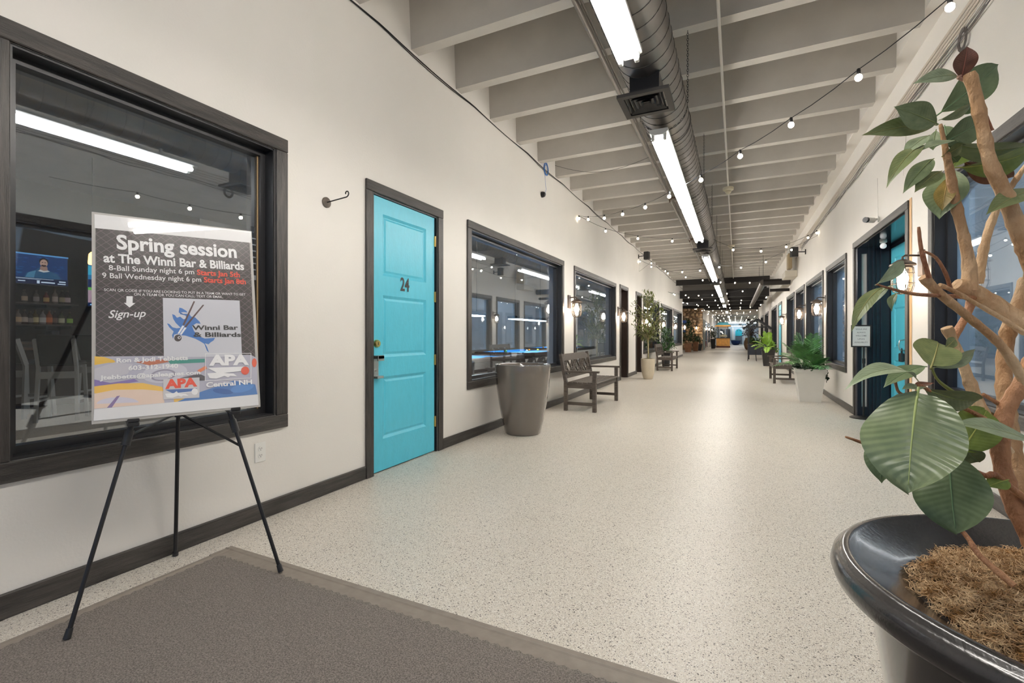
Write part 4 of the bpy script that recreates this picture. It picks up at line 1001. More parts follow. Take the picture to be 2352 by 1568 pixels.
for k, (t_, w_) in enumerate((('WALK-INS', .125), ('ALWAYS', .095), ('WELCOME', .12), ('UPON', .075), ('AVAILABILITY', .15))):
    O = Ms @ Vector((-w_ / 2, -.0026, .088 - k * .046)); Ud = (Ms.to_3x3() @ Vector((1, 0, 0))).normalized(); Vd = (Ms.to_3x3() @ Vector((0, 0, 1))).normalized()
    text_mb(t_, O, Ud, Vd, .019, w_, bold=.005, lift=.0004).build('lettering', mat('grey_print', (.16, .16, .17), .5), g)
# handbag-like padlock on door 9
p = onX(2078, 820, 1.93); g = root('lock_box', (p.x - .03, p.y, p.z - .05), 'black key lock box hanging from the handle of door 9', 'lock')
MB().bevbox(p.x - .055, p.x - .012, p.y - .045, p.y + .045, p.z - .06, p.z + .05, .01).build('lock_body', BLACK, g)
MB().tube([(p.x - .03, p.y + .02 * math.cos(t * .52), p.z + .05 + .06 * math.sin(t * .52)) for t in range(7)], .006, 8).build('shackle', BLACKM, g, True)
MB().tube([(p.x, p.y - .0, p.z + .22), (p.x - .05, p.y, p.z + .21), (p.x - .06, p.y, p.z + .15), (p.x - .05, p.y, p.z + .09), (p.x, p.y, p.z + .08)], .008, 8).build('door_pull', STEEL, g, True)
p = onZ(2042, 0, 0); q = Vector((1.74, 7.6, 2.385)); g = root('soffit_lamp', q - Vector((0, 0, .1)), 'small bare white lamp under the soffit of the recessed entry', 'light')
MB().lathe([(.04, 0), (.04, -.02), (.02, -.03)], q, 16).build('lamp_base', WHITEP, g, True, 40); MB().ball(q - Vector((0, 0, .065)), .036, 14, 9).build('bulb', mat('frosted_glass', (.85, .86, .88), .3, emit=(1, 1, 1, .3)), g, True)
# ================================================================ THE FOREGROUND FOLIAGE PLANT
PX, PY, PZ, PR = .639, 1.216, CAMZ - .47, .440
g = root('rubber_plant', (PX, PY, 0), 'big rubber plant with thick bare stems in a wide black-rimmed planter', 'plant')
RIMM = mat('black_glazed_rim', (.022, .020, .020), .24, bump=.10, bscale=110, coat=.5)
R_ = PR
pot_lathe('planter_body', [(.27, 0), (.28, .01), (.33, .25), (.365, .48), (.385, PZ - .05), (.37, PZ - .05), (.34, .45), (.1, .45)], (PX, PY, 0), mat('planter_gloss_black', (.018, .016, .015), .14, coat=1), g, 72)
prof = [(R_ - .075, PZ - .058), (R_ - .05, PZ - .070), (R_ - .022, PZ - .070), (R_ - .006, PZ - .055), (R_, PZ - .036), (R_ - .004, PZ - .018), (R_ - .012, PZ - .010), (R_ - .016, PZ - .008), (R_ - .019, PZ - .002), (R_ - .026, PZ + .001), (R_ - .034, PZ + .001), (R_ - .038, PZ - .002), (R_ - .045, PZ - .006), (R_ - .075, PZ - .022), (R_ - .115, PZ - .042), (R_ - .15, PZ - .062), (R_ - .165, PZ - .11)]
MB().lathe(prof, (PX, PY, 0), 120, 1.02, .97).build('planter_rim', RIMM, g, True, 60)
pot_lathe('soil', [(R_ - .15, PZ - .10), (R_ - .2, PZ - .07), (.15, PZ - .05), (.02, PZ - .04)], (PX, PY, 0), SOIL, g, 48)
MOSS = mat('tan_curly_moss', (.30, .15, .045), .85, col2=(.80, .60, .36), var=1, scale=30)
ms = MB(); r = random.Random(4)
def mossz(x, y):
    q = math.hypot(x, y); return PZ - .062 + .062 * max(0, 1 - (q / (R_ - .138)) ** 3) + .016 * noise.noise(Vector((x * 14, y * 14, 3)))
for k in range(24000):
    a = r.uniform(0, 6.2832); q = (R_ - .138) * math.sqrt(r.random()) * (1 + .04 * math.sin(a * 9) + .03 * math.sin(a * 23))
    x, y = q * math.cos(a), q * math.sin(a); z = mossz(x, y) + .008 * r.random()
    d = Vector((r.gauss(0, 1), r.gauss(0, 1), r.gauss(.1, .25))).normalized(); ax = Vector((r.gauss(0, .5), r.gauss(0, .5), r.choice((-1, 1)))).normalized(); s = .0030 + .0028 * r.random(); pts = []
    c = Vector((PX + x, PY + y, z)); bend = r.uniform(.25, .95)
    for i in range(8):
        pts.append(c.copy()); c = c + d * s; d = (Matrix.Rotation(bend * (1 if i < 4 else -.6 if k % 3 == 0 else 1), 3, ax) @ d)
        if c.z > z + .010: d.z = -abs(d.z) * .6; d.normalize()
    ms.tube(pts, [.0004, .0007, .0008, .0008, .0007, .0007, .0006, .0003], 3, False)
ms.build('moss', MOSS, g, kind='stuff')
mb = MB(); n1, n2 = 60, 16
for i in range(n1 + 1):
    a = 2 * math.pi * i / n1
    for j in range(n2 + 1):
        q = (R_ - .138) * j / n2; x, y = q * math.cos(a), q * math.sin(a); mb.v.append(Vector((PX + x, PY + y, mossz(x, y) - .003)))
mb.f = [(i * (n2 + 1) + j, i * (n2 + 1) + j + 1, (i + 1) * (n2 + 1) + j + 1, (i + 1) * (n2 + 1) + j) for i in range(n1) for j in range(n2)]
mb.build('moss_bed', mat('moss_brown', (.16, .085, .03), .95, var=.4, scale=50, bump=1, bscale=140), g, True)
# stems
BARK = mat('tan_bark', (.44, .25, .115), .62, col2=(.78, .57, .34), var=1, scale=9, bump=1, bscale=75, stretch=(1, 1, .5))
BARKR = mat('reddish_bark', (.27, .105, .045), .6, col2=(.56, .29, .14), var=1, scale=9, bump=1, bscale=75, stretch=(1, 1, .5))
def stem(pts, m=BARK, seed=0, cut=False, knots=True):
    """pts: (px, py, depth, width in px); smoothed, with leaf-scar rings"""
    r = random.Random(seed); ctl = [(P(a, b, d), w_ * d / F / 2) for a, b, d, w_ in pts]; out = []; rad = []
    n = len(ctl)
    for i in range(n - 1):
        p0, p1, p2, p3 = (ctl[max(i - 1, 0)][0], ctl[i][0], ctl[i + 1][0], ctl[min(i + 2, n - 1)][0])
        k = max(3, int((p2 - p1).length / .012))
        for q in range(k):
            t = q / k; v = .5 * ((2 * p1) + (p2 - p0) * t + (2 * p0 - 5 * p1 + 4 * p2 - p3) * t * t + (3 * p1 - p0 - 3 * p2 + p3) * t ** 3)
            out.append(v); rad.append(ctl[i][1] * (1 - t) + ctl[i + 1][1] * t)
    out.append(ctl[-1][0]); rad.append(ctl[-1][1])
    for i in range(len(rad)):
        rad[i] *= 1 + .05 * r.uniform(-1, 1) + (.15 if knots and i % 5 == 1 else 0)
    mb = MB(); mb.tube(out, rad, 12)
    return mb.build('branch', m, g, True, 60)
stem([(2226, 168, 1.02, 22), (2240, 215, 1.02, 24), (2258, 300, 1.02, 24), (2275, 375, 1.02, 26), (2305, 440, 1.02, 30), (2338, 525, 1.02, 33), (2375, 620, 1.02, 36), (2410, 740, 1.02, 38)], BARK, 1)
stem([(2160, 285, 1.08, 6), (2172, 345, 1.08, 12), (2182, 395, 1.08, 17), (2196, 470, 1.08, 19), (2214, 545, 1.08, 21), (2226, 610, 1.08, 24), (2226, 668, 1.08, 36)], BARK, 2)
stem([(2197, 652, 1.08, 26), (2240, 672, 1.08, 36), (2290, 705, 1.07, 40), (2350, 742, 1.05, 40), (2430, 790, 1.02, 42)], BARK, 3)
stem([(2380, 350, 1.14, 10), (2335, 410, 1.14, 11), (2287, 487, 1.14, 14), (2262, 560, 1.14, 17), (2246, 650, 1.14, 20)], BARK, 4)
stem([(2120, 636, .98, 20), (2156, 672, .98, 19), (2222, 726, .98, 17), (2296, 790, .99, 18), (2345, 862, 1.0, 20), (2400, 960, 1.0, 24)], BARK, 5)
stem([(2110, 521, .96, 5), (2114, 560, .96, 8), (2120, 590, .96, 9), (2134, 638, .965, 10)], BARKR, 6)
stem([(2123, 577, .97, 4), (2150, 592, .98, 7), (2172, 628, .99, 8), (2183, 662, 1.0, 9)], BARKR, 7)
stem([(2158, 654, .99, 9), (2190, 668, 1.0, 10), (2240, 696, 1.02, 9), (2300, 730, 1.03, 10), (2352, 765, 1.03, 12)], BARK, 8)
stem([(2014, 653, .90, 4), (2050, 664, .91, 6), (2100, 675, .93, 8), (2160, 679, .98, 9), (2205, 681, 1.04, 10), (2245, 684, 1.08, 10)], BARKR, 9, knots=False)
stem([(2174, 752, 1.05, 22), (2190, 785, 1.05, 18), (2206, 820, 1.05, 19), (2228, 880, 1.05, 22), (2262, 960, 1.04, 26), (2310, 1040, 1.03, 30)], BARK, 10)
stem([(2233, 684, 1.09, 18), (2222, 720, 1.08, 15), (2202, 755, 1.07, 15), (2190, 780, 1.06, 14)], BARKR, 11)
stem([(2358, 640, 1.12, 24), (2330, 720, 1.12, 26), (2315, 765, 1.12, 28), (2306, 850, 1.12, 28), (2312, 940, 1.1, 32), (2330, 1060, 1.08, 36), (2365, 1190, 1.04, 42), (2400, 1290, 1.0, 44)], BARK, 12)
stem([(2372, 820, 1.0, 26), (2340, 890, 1.01, 30), (2312, 940, 1.02, 32), (2298, 1000, 1.02, 34), (2302, 1070, 1.02, 32), (2330, 1160, 1.01, 34), (2390, 1280, .99, 38)], BARKR, 13)
stem([(2262, 1010, 1.03, 12), (2285, 1020, 1.03, 26), (2300, 1050, 1.03, 28)], BARK, 14)
stem([(2183, 1038, .94, 7), (2215, 1066, .95, 9), (2262, 1092, .96, 12), (2285, 1090, .97, 14), (2330, 1125, .98, 13), (2400, 1180, .99, 15)], BARKR, 15, knots=False)
stem([(1942, 1003, .99, 4), (1968, 1012, .99, 7), (2004, 1028, .99, 8), (2060, 1075, .99, 8), (2130, 1143, .98, 9), (2215, 1225, .95, 10), (2250, 1275, .91, 12), (2330, 1345, .86, 15)], BARKR, 16)
stem([(2106, 900, .93, 6), (2112, 885, .94, 8), (2150, 905, .97, 7), (2200, 930, 1.0, 9), (2260, 960, 1.02, 10), (2300, 985, 1.03, 12)], BARKR, 17, knots=False)
stem([(2139, 842, .97, 4), (2152, 870, .98, 6), (2175, 890, .99, 8), (2200, 905, 1.0, 6)], mat('green_stem', (.24, .26, .07), .5), 18, knots=False)
stem([(2224, 128, 1.03, 4), (2208, 172, 1.03, 8), (2200, 178, 1.03, 7), (2226, 188, 1.03, 9)], mat('pink_green_stem', (.45, .26, .18), .5), 19, knots=False)
stem([(2266, 263, 1.02, 3), (2273, 285, 1.02, 6), (2278, 300, 1.02, 8)], BARKR, 20)
stem([(2055, 870, .95, 5), (2061, 895, .95, 6), (2070, 905, .95, 7)], BARKR, 21)
stem([(2258, 905, 1.03, 7), (2290, 925, 1.03, 9), (2305, 935, 1.03, 11)], BARKR, 22)
# leaves
VEIN = {'leaf_shiny_green': .2}
def leafmat(name, top, under, rib_=(.28, .33, .12)):
    m = bpy.data.materials.new(name); nt, b = nodes(m); N, L = nt.nodes, nt.links
    uvn = N.new('ShaderNodeUVMap'); uvn.uv_map = 'uv'; sp = N.new('ShaderNodeSeparateXYZ'); L.new(uvn.outputs[0], sp.inputs[0])
    gm = N.new('ShaderNodeNewGeometry'); mx = N.new('ShaderNodeMix'); mx.data_type = 'RGBA'
    mx.inputs[6].default_value = (*top, 1); mx.inputs[7].default_value = (*under, 1); L.new(gm.outputs['Backfacing'], mx.inputs[0])
    no = N.new('ShaderNodeTexNoise'); no.inputs['Scale'].default_value = 5; L.new(uvn.outputs[0], no.inputs['Vector'])
    m2 = N.new('ShaderNodeMix'); m2.data_type = 'RGBA'; m2.blend_type = 'MULTIPLY'; m2.inputs[0].default_value = .7
    cr = N.new('ShaderNodeValToRGB'); cr.color_ramp.elements[0].position = .3; cr.color_ramp.elements[1].position = .7; cr.color_ramp.elements[0].color = (.62, .66, .55, 1); cr.color_ramp.elements[1].color = (1.15, 1.12, 1, 1)
    L.new(no.outputs[0], cr.inputs[0]); L.new(mx.outputs[2], m2.inputs[6]); L.new(cr.outputs[0], m2.inputs[7]); L.new(m2.outputs[2], b.inputs['Base Color'])
    # fine side veins: height from distance along plus across
    def M2(op, a, c=None):
        n = N.new('ShaderNodeMath'); n.operation = op
        for i, q in enumerate((a, c)):
            if q is None: continue
            if isinstance(q, (int, float)): n.inputs[i].default_value = q
            else: L.new(q, n.inputs[i])
        return n.outputs[0]
    v = M2('ABSOLUTE', M2('SUBTRACT', sp.outputs[1], .5)); ph = M2('SUBTRACT', M2('MULTIPLY', sp.outputs[0], 15), M2('MULTIPLY', v, 5))
    h = M2('SINE', M2('MULTIPLY', ph, 6.283)); bp = N.new('ShaderNodeBump'); bp.inputs['Strength'].default_value = VEIN.get(name, .08); bp.inputs['Distance'].default_value = .003
    L.new(h, bp.inputs['Height']); L.new(bp.outputs[0], b.inputs['Normal'])
    b.inputs['Roughness'].default_value = .28 if 'shiny' in name else .42; b.inputs['Specular IOR Level'].default_value = .45 if 'shiny' in name else .28
    return m
UND = (.20, .25, .14)
LM = {'g': leafmat('leaf_green', (.050, .105, .016), UND), 'd': leafmat('leaf_deep_green', (.010, .042, .010), (.14, .19, .10)), 'o': leafmat('leaf_olive', (.075, .105, .018), (.17, .20, .09)),
      'b': leafmat('leaf_brown', (.085, .035, .026), (.14, .06, .04)), 'p': leafmat('leaf_pale_underside', (.24, .31, .20), (.30, .36, .24)), 'y': leafmat('leaf_yellowing', (.30, .20, .03), (.25, .18, .05)),
      'l': leafmat('leaf_bright_green', (.09, .19, .02), (.16, .22, .05)), 's': leafmat('leaf_shiny_green', (.040, .115, .020), UND)}
RIBC = {'g': (.22, .28, .09), 'd': (.16, .26, .12), 'o': (.28, .26, .08), 'b': (.30, .10, .06), 'p': (.38, .42, .22), 'y': (.42, .26, .06), 'l': (.35, .38, .08), 's': (.42, .50, .18)}
def rleaf(b, t, wpx, kind, Db=1.0, Dt=None, roll=0, arch=.10, fold=.18, tip=.05, stalk=True, wave=0):
    """b, t = base and tip in the photograph, wpx = seen width; roll tilts it about its length"""
    Dt = Dt or Db; A, B = P(b[0], b[1], Db), P(t[0], t[1], Dt); Dm = (Db + Dt) / 2; d = (B - A); L = d.length; d.normalize()
    view = (Vector((0, 0, CAMZ)) - (A + B) / 2).normalized(); n = (view - d * view.dot(d)).normalized(); s = d.cross(n).normalized()
    Rm = Matrix.Rotation(math.radians(roll), 3, d); n = Rm @ n; s = Rm @ s
    W_ = wpx * Dm / F / max(.25, abs(math.cos(math.radians(roll)))); nu, nv = 16, 8; mb = MB(); mb.uv = []
    def prof(t):
        return max(.015, (math.sin(math.pi * min(1, t / .97) ** 1.10) ** (.52 if wpx > 80 else .78) if 0 < t < .97 else 0)) if t < .97 else .03 * (1 - (t - .97) / .03) + .004
    for i in range(nu + 1):
        t = i / nu; w_ = W_ * .5 * prof(t); c = A + d * (L * t) + n * (arch * L * 4 * t * (1 - t)) - n * (tip * L * max(0, t - .85) * 3)
        for j in range(nv + 1):
            q = j / nv * 2 - 1; hh = fold * W_ * .5 * abs(q) * prof(t) + wave * W_ * .06 * math.sin(t * 9 + (2 if q > 0 else 0)) * q * q
            mb.v.append(c + s * (w_ * q) + n * hh); mb.uv.append((t, j / nv))
    mb.f = [(i * (nv + 1) + j, (i + 1) * (nv + 1) + j, (i + 1) * (nv + 1) + j + 1, i * (nv + 1) + j + 1) for i in range(nu) for j in range(nv)]
    lo = mb.build('leaf', LM[kind], g, True)
    pts = []
    for i in range(-1 if stalk else 0, nu):
        t = i / nu if i >= 0 else -.07; c = A + d * (L * t) + n * (arch * L * 4 * t * (1 - t)); pts.append(c + n * .0004)
    MB().tube(pts, [min(.0026, .0007 + .000016 * wpx) * (1 - .85 * k / len(pts)) for k in range(len(pts))], 5).build('midrib', mat('midrib_' + kind, RIBC[kind], .45), lo, True)
    return lo
LV = [((2208, 180), (2222, 106), 42, 'b', 1.03, 1.01, 12, .05, .25), ((2198, 175), (2099, 191), 29, 'p', 1.04, 1.0, 30, .08, .2), ((2161, 258), (2296, 147), 74, 'd', 1.12, 1.10, 15, .06, .18),
      ((2150, 283), (2056, 246), 57, 'g', 1.04, 1.0, 10, .05, .15), ((2146, 287), (1983, 309), 42, 'o', 1.09, 1.03, 20, .06, .2), ((2161, 274), (2236, 238), 20, 'p', 1.06, 1.05, 50, .05, .2),
      ((2205, 262), (2232, 240), 26, 'd', 1.12, 1.1, 10, .05, .1), ((2157, 332), (2252, 275), 56, 'd', 1.09, 1.08, 20, .12, .2), ((2172, 326), (2372, 330), 44, 'g', 1.09, 1.09, 48, .10, .25),
      ((2208, 384), (2385, 335), 50, 'l', 1.075, 1.075, 50, .08, .3), ((2132, 312), (2076, 356), 27, 'p', 1.08, 1.04, 35, .05, .2), ((2197, 324), (2115, 345), 13, 'p', 1.06, 1.03, 65, .05, .2),
      ((2122, 334), (2037, 424), 34, 'o', 1.07, 1.0, 30, .10, .2, .1), ((2142, 366), (2075, 442), 37, 'g', 1.08, 1.03, 15, .08, .2), ((2160, 394), (2102, 440), 36, 'o', 1.06, 1.02, 25, .06, .2),
      ((2187, 390), (2158, 501), 78, 'g', 1.12, 1.09, 10, .05, .15), ((2178, 408), (2164, 483), 38, 'y', 1.10, 1.08, 10, .04, .15), ((2228, 330), (2184, 388), 52, 'l', 1.14, 1.13, 15, .06, .15),
      ((2166, 358), (2213, 330), 26, 'o', 1.08, 1.07, 35, .06, .2), ((2215, 372), (2330, 408), 50, 'b', 1.14, 1.14, 30, .06, .15), ((2380, 436), (2266, 491), 40, 'o', 1.03, 1.0, 35, .08, .2),
      ((2150, 300), (2143, 345), 26, 'g', 1.1, 1.1, 20, .05, .2), ((2170, 290), (2182, 330), 34, 'd', 1.11, 1.1, 20, .05, .2), ((2180, 352), (2200, 372), 30, 'd', 1.12, 1.12, 10, .05, .1),
      ((2016, 651), (2078, 598), 27, 'p', .91, .93, 20, .08, .2), ((2046, 656), (2000, 706), 17, 'p', .92, .90, 45, .08, .2), ((2028, 660), (1955, 757), 29, 'o', .91, .86, 25, .12, .25, .1),
      ((2060, 674), (2047, 712), 16, 'g', .92, .90, 30, .15, .3, .2), ((2139, 842), (2155, 784), 86, 'o', .97, 1.02, 12, .05, .12), ((2170, 800), (2195, 776), 22, 'o', 1.0, 1.02, 20, .05, .1),
      ((2149, 843), (2243, 801), 26, 'p', .99, 1.0, 45, .08, .2), ((2104, 869), (1944, 884), 26, 'p', .93, .84, 55, .12, .25, .12), ((2124, 842), (2030, 888), 34, 'd', .98, .93, 35, .08, .2),
      ((2122, 892), (2254, 918), 50, 'g', .96, .98, 35, .10, .2), ((2124, 890), (2072, 893), 15, 'p', .94, .92, 50, .05, .2), ((2142, 880), (2098, 890), 13, 'b', 1.0, .98, 50, .05, .2),
      ((2206, 1036), (2268, 938), 84, 'l', 1.0, 1.03, 18, .05, .15), ((2186, 990), (2292, 955), 52, 'y', 1.04, 1.05, 20, .06, .2), ((2376, 1018), (2186, 971), 32, 'p', .94, .92, 50, .06, .2),
      ((2213, 1030), (2250, 1062), 46, 'd', 1.0, 1.0, 15, .05, .15), ((2314, 1102), (2268, 1118), 38, 'l', .97, .96, 20, .05, .15), ((2032, 985), (2024, 1110), 62, 'd', .95, .93, 20, .05, .15),
      ((2180, 1046), (2196, 1226), 134, 'd', .93, .87, 12, .04, .10), ((2108, 902), (2086, 1131), 184, 's', .91, .83, 8, .07, .13)]
for k, q in enumerate(LV): rleaf(*q[:4], Db=q[4], Dt=q[5], roll=q[6], arch=q[7], fold=q[8], tip=q[9] if len(q) > 9 else .04, wave=1 if q[2] > 100 else .6)
# dry sheath curls hanging at two tips
# ================================================================ FAR END
BMET = mat('black_steel', (.018, .015, .014), .45)
for k, (y, z0, z1) in enumerate(((24.45, 3.62, 4.0), (26.2, 3.10, 3.50), (29.5, 3.12, 3.50), (33.0, 3.12, 3.50), (36.5, 3.12, 3.50), (40.2, 3.15, 3.5))):
    mb = MB(); x0 = XL if k == 0 else -8.9; x1 = 1.41 if k == 0 else XR if k < 5 else 2.7
    mb.box(x0, x1, y - .09, y + .09, z0, z0 + .03); mb.box(x0, x1, y - .09, y + .09, z1 - .03, z1); mb.box(x0, x1, y - .012, y + .012, z0 + .03, z1 - .03)
    if k: mb.box(x0, x1, y + .09, y + .10, z0 + .02, z1)
    tag(mb.build('steel_beam', BMET), ['black steel beam where the ribs end', 'black steel beam at the end of the left wall', 'second black steel beam past the left wall', 'third black steel beam past the left wall', 'fourth black steel beam past the left wall', 'black steel beam over the far hall'][k], 'beam', kind='structure')
swall('ceiling_far', mat('far_ceiling_paint', (.50, .47, .42), .8), -2.45, 2.8, 40.3, 68.5, 3.5, 3.6, 'pale ceiling of the far hall')
swall('wall_pier', WALL, XR - .07, XR - .0005, 26.1, 26.6, 0, 4.2, 'narrow wall pier on the right wall')
# black pipe dropping from the right wall
g = root('vent_pipe', (.8, 17, 2.8), 'black round duct coming out of the right wall and turning down the hall', 'duct')
MB().tube([(XR, 17.1, 2.86), (.80, 17.1, 2.86)], .10, 20).build('cross_run', BMET, g, True, 40)
MB().tube([(.80, 17.1, 2.86), (.80, 30, 2.84)], .095, 20).build('long_run', mat('grey_pipe_far', (.13, .115, .10), .4, metal=.6), g, True, 40)
for y in (17.2, 20, 24): MB().tube([(.8, y, 2.95), (.8, y, ZC if y < 24 else 3.6)], .006, 5).build('hanger_rod', BMET, g)
MB().tube([(XR, 17.35, 2.62), (1.0, 17.35, 2.62)], .05, 14).build('lower_run', BMET, g, True, 40)
g = root('wall_unit', (1.42, 15.5, 2.9), 'tan and white box unit with a duct elbow high on the right wall', 'unit')
MB().bevbox(1.30, 1.40, 14.9, 15.3, 3.0, 3.42, .01).build('tan_panel', mat('tan_panel', (.30, .23, .13), .6), g)
MB().bevbox(1.25, XR, 15.2, 16.1, 2.80, 2.98, .01).build('grille_box', mat('cream_metal', (.62, .58, .50), .5), g)
MB().tube([(1.47, 15.6, 2.98), (1.45, 15.6, 3.2), (1.43, 15.45, 3.38), (1.42, 15.2, 3.5)], .12, 18).build('duct_elbow', WHITEP, g, True, 50)
# stone wall: every stone its own piece
g = root('wall_stone', (-3.7, 38.9, 0), 'rough tan field stone wall at the end of the side hall', 'wall', kind='structure')
box('mortar', mat('mortar', (.34, .25, .17), .95), -8.9, -2.3, 38.95, 39.1, 0, 3.4, g)
STN = [mat('field_stone_%d' % i, c, .85, var=.25, scale=6, bump=.6, bscale=12) for i, c in enumerate(((.62, .42, .24), (.46, .29, .16), (.74, .55, .36), (.34, .22, .13)))]
r = random.Random(21); protos = []
for k in range(6):
    mb = MB(); mb.ball((0, 0, 0), 1, 7, 5); mb.v = [Vector((v.x * (1 + .16 * r.uniform(-1, 1)), v.y * .35, v.z * (1 + .16 * r.uniform(-1, 1)))) for v in mb.v]
    protos.append(mb)
metas = {}
z = .14
while z < 3.25:
    x = -5.2 + r.uniform(0, .2); hrow = r.uniform(.075, .15)
    while x < -2.42:
        w_ = r.uniform(.09, .22); k = r.randrange(6); ci = r.randrange(4)
        if (k, ci) not in metas:
            mb = MB(); mb.v = list(protos[k].v); mb.f = protos[k].f; o = mb.build('stone', STN[ci], g); metas[k, ci] = o
            for v in o.data.vertices: v.co += Vector(g.location)
        else: o = metas[k, ci].copy(); COL.objects.link(o)
        o.parent = g; o.location = Vector((min(x + w_, -2.3 - w_), 38.95, z + hrow * .8 + r.uniform(-.03, .03))) - Vector(g.location); o.scale = (w_, .5, hrow)
        x += w_ * 1.95
    z += hrow * 1.75
# blue notice
g = root('blue_sign', (-3.55, 37.6, 1.9), 'blue rectangular sign hanging before the stone wall', 'sign')
MB().bevbox(-3.9, -3.35, 37.58, 37.6, 1.95, 2.3, .003).build('sign_board', mat('sign_blue', (.02, .09, .45), .4), g)
MB().bevbox(-3.85, -3.45, 37.58, 37.6, 1.35, 1.55, .003).build('lower_board', mat('sign_blue', (.02, .09, .45), .4), g)
MB().tube([(-3.62, 37.6, 1.5), (-3.62, 37.6, 4.21)], .006, 5).build('hanging_rod', BMET, g)
TERR = mat('terracotta_brown', (.22, .10, .045), .6, var=.2, scale=5)
def pplant(name, c, w_, h, m, leafm, cz, sp, seed, label, nb=16, lpb=16, L=.15, W_=.06, trunkh=.4, cat='plant', round_=False):
    g = root(name, c, label, cat)
    if round_: pot_lathe('pot', [(w_ * .3, 0), (w_ * .42, h * .12), (w_ * .5, h * .4), (w_ * .48, h * .7), (w_ * .38, h * .92), (w_ * .4, h), (w_ * .34, h), (w_ * .3, h - .06)], c, m, g, 28)
    else: square_pot(c, w_, w_ * .7, h, m, g)
    tree(g, (c[0], c[1], h - .15), trunkh, cz, leafm, seed, nb=nb, lpb=lpb, L=L, W_=W_, spread=sp, tr_r=.02); return g
pplant('bushy_shrub', (-2.95, 34.1, 0), .5, .62, TERR, LEAF_D, (.25, 1.75), (.62, .62), 31, 'big dark bushy shrub in a brown tapered pot before the stone wall', 26, 26)
pplant('potted_shrub', (-2.62, 36.2, 0), .42, .7, TERR, LEAF_D, (.2, .6), (.3, .3), 32, 'low shrub in the second brown pot before the stone wall', 10, 12)
pplant('potted_shrub', (-2.62, 37.9, 0), .75, .5, CHAR, LEAF_D, (.2, .75), (.4, .35), 33, 'spreading shrub in a wide black planter by the stone wall corner', 14, 16)
pplant('potted_shrub', (-3.5, 33.0, 0), .4, .4, CHAR, LEAF_G, (.2, .6), (.35, .35), 36, 'small pale shrub left of the big bushy shrub', 10, 12)
pplant('potted_shrub', (-1.80, 44.6, 0), .42, .85, CHAR, LEAF_D, (.2, 1.2), (.36, .42), 34, 'dark shrub in a tall black pot against the far left wall', 18, 18)
RED = mat('plum_leaf', (.075, .035, .030), .5, var=.6, scale=6)
pplant('plum_shrub', (1.0, 41.5, 0), .85, .95, mat('brown_jar', (.20, .12, .06), .45, var=.2, scale=4), RED, (.3, 1.7), (.95, .8), 35, 'plum and green shrub in a big round brown jar behind the wishing well', 26, 26, round_=True)
# wishing well planter
g = root('wishing_well', (1.05, 25.4, 0), 'black gabled wishing well stand with planter behind the lime fern', 'planter')
wx, wy = .92, 25.4
for a in (-1, 1):
    for b in (-1, 1): MB().bar((wx + a * .36, wy + b * .25, 0), (wx + a * .36, wy + b * .25, 1.52), .06, .06, (1, 0, 0)).build('post', BLACK, g)
for a in (-1, 1):
    mb = MB(); mb.bar((wx, wy, 1.93), (wx + a * .60, wy, 1.46), .86, .10); mb.build('roof_slope', BLACK, g)
    mb = MB(); mb.bar((wx - .45, wy + a * .27, 1.55), (wx + .45, wy + a * .27, 1.55), .04, .06); mb.build('tie_beam', BLACK, g)
    MB().bar((wx, wy + a * .27, 1.55), (wx, wy + a * .27, 1.88), .05, .04, (1, 0, 0)).build('king_post', BLACK, g)
MB().bevbox(wx - .40, wx + .40, wy - .33, wy + .33, .22, .72, .01).build('planter_box', mat('dark_blue_grey', (.025, .03, .045), .5), g)
lf = MB(); r = random.Random(9)
for k in range(260): leafblade(lf, Vector((wx + r.uniform(-.36, .36), wy + r.uniform(-.3, .3), .72)) + Vector((0, 0, r.random() * .3)), rvec(r, .4), Vector((0, 0, 1)), .15, .045)
lf.build('foliage', LEAF_G, g, kind='stuff')
g = root('side_table', (.60, 23.6, 0), 'small black slender legged stand left of the wishing well', 'table')
for a in (-1, 1):
    for b in (-1, 1): MB().tube([(.66 + a * .17, 23.6 + b * .17, 0), (.66 + a * .13, 23.6 + b * .13, .72)], .012, 6).build('leg', BLACKM, g)
MB().lathe([(.17, .72), (.18, .73), (.18, .745), (.17, .75)], (.66, 23.6, 0), 20).build('table_top', BLACKM, g, True, 40)
# popcorn cart
cx, cy = -1.08, 48.3
YEL = mat('golden_wood', (.72, .36, .09), .45, var=.12, scale=5); REDP = mat('deep_red_paint', (.30, .03, .02), .45)
g = root('snack_cart', (cx, cy, 0), 'golden wooden snack cart with glass case and yellow canopy in the far hall', 'cart')
MB().bevbox(cx - .60, cx + .60, cy - .35, cy + .35, 0, .16, .01).build('plinth', mat('dark_red_brown', (.10, .03, .02), .5), g)
MB().bevbox(cx - .58, cx + .58, cy - .33, cy + .33, .16, .88, .01).build('cabinet', YEL, g)
for (x0, x1, z0, z1) in ((-.36, .36, .27, .28), (-.36, .36, .75, .76), (-.36, -.35, .28, .75), (.35, .36, .28, .75)): MB().box(cx + x0, cx + x1, cy - .342, cy - .33, z0, z1).build('panel_line', BLACK, g)
MB().bevbox(cx - .64, cx + .64, cy - .38, cy + .38, .88, .93, .01).build('counter', BLACK, g)
for a in (-1, 1):
    for b in (-1, 1): MB().bar((cx + a * .42, cy + b * .25, .93), (cx + a * .42, cy + b * .25, 1.98), .09, .05, (1, 0, 0)).build('post', BLACK, g)
MB().bevbox(cx - .37, cx + .37, cy - .24, cy + .24, .98, 1.78, .01).build('glass_case', LGL, g)
pc_ = MB(); r = random.Random(2)
for k in range(140): pc_.ball((cx + r.uniform(-.3, .3), cy + r.uniform(-.2, .2), .99 + r.random() * .22), .035, 5, 4)
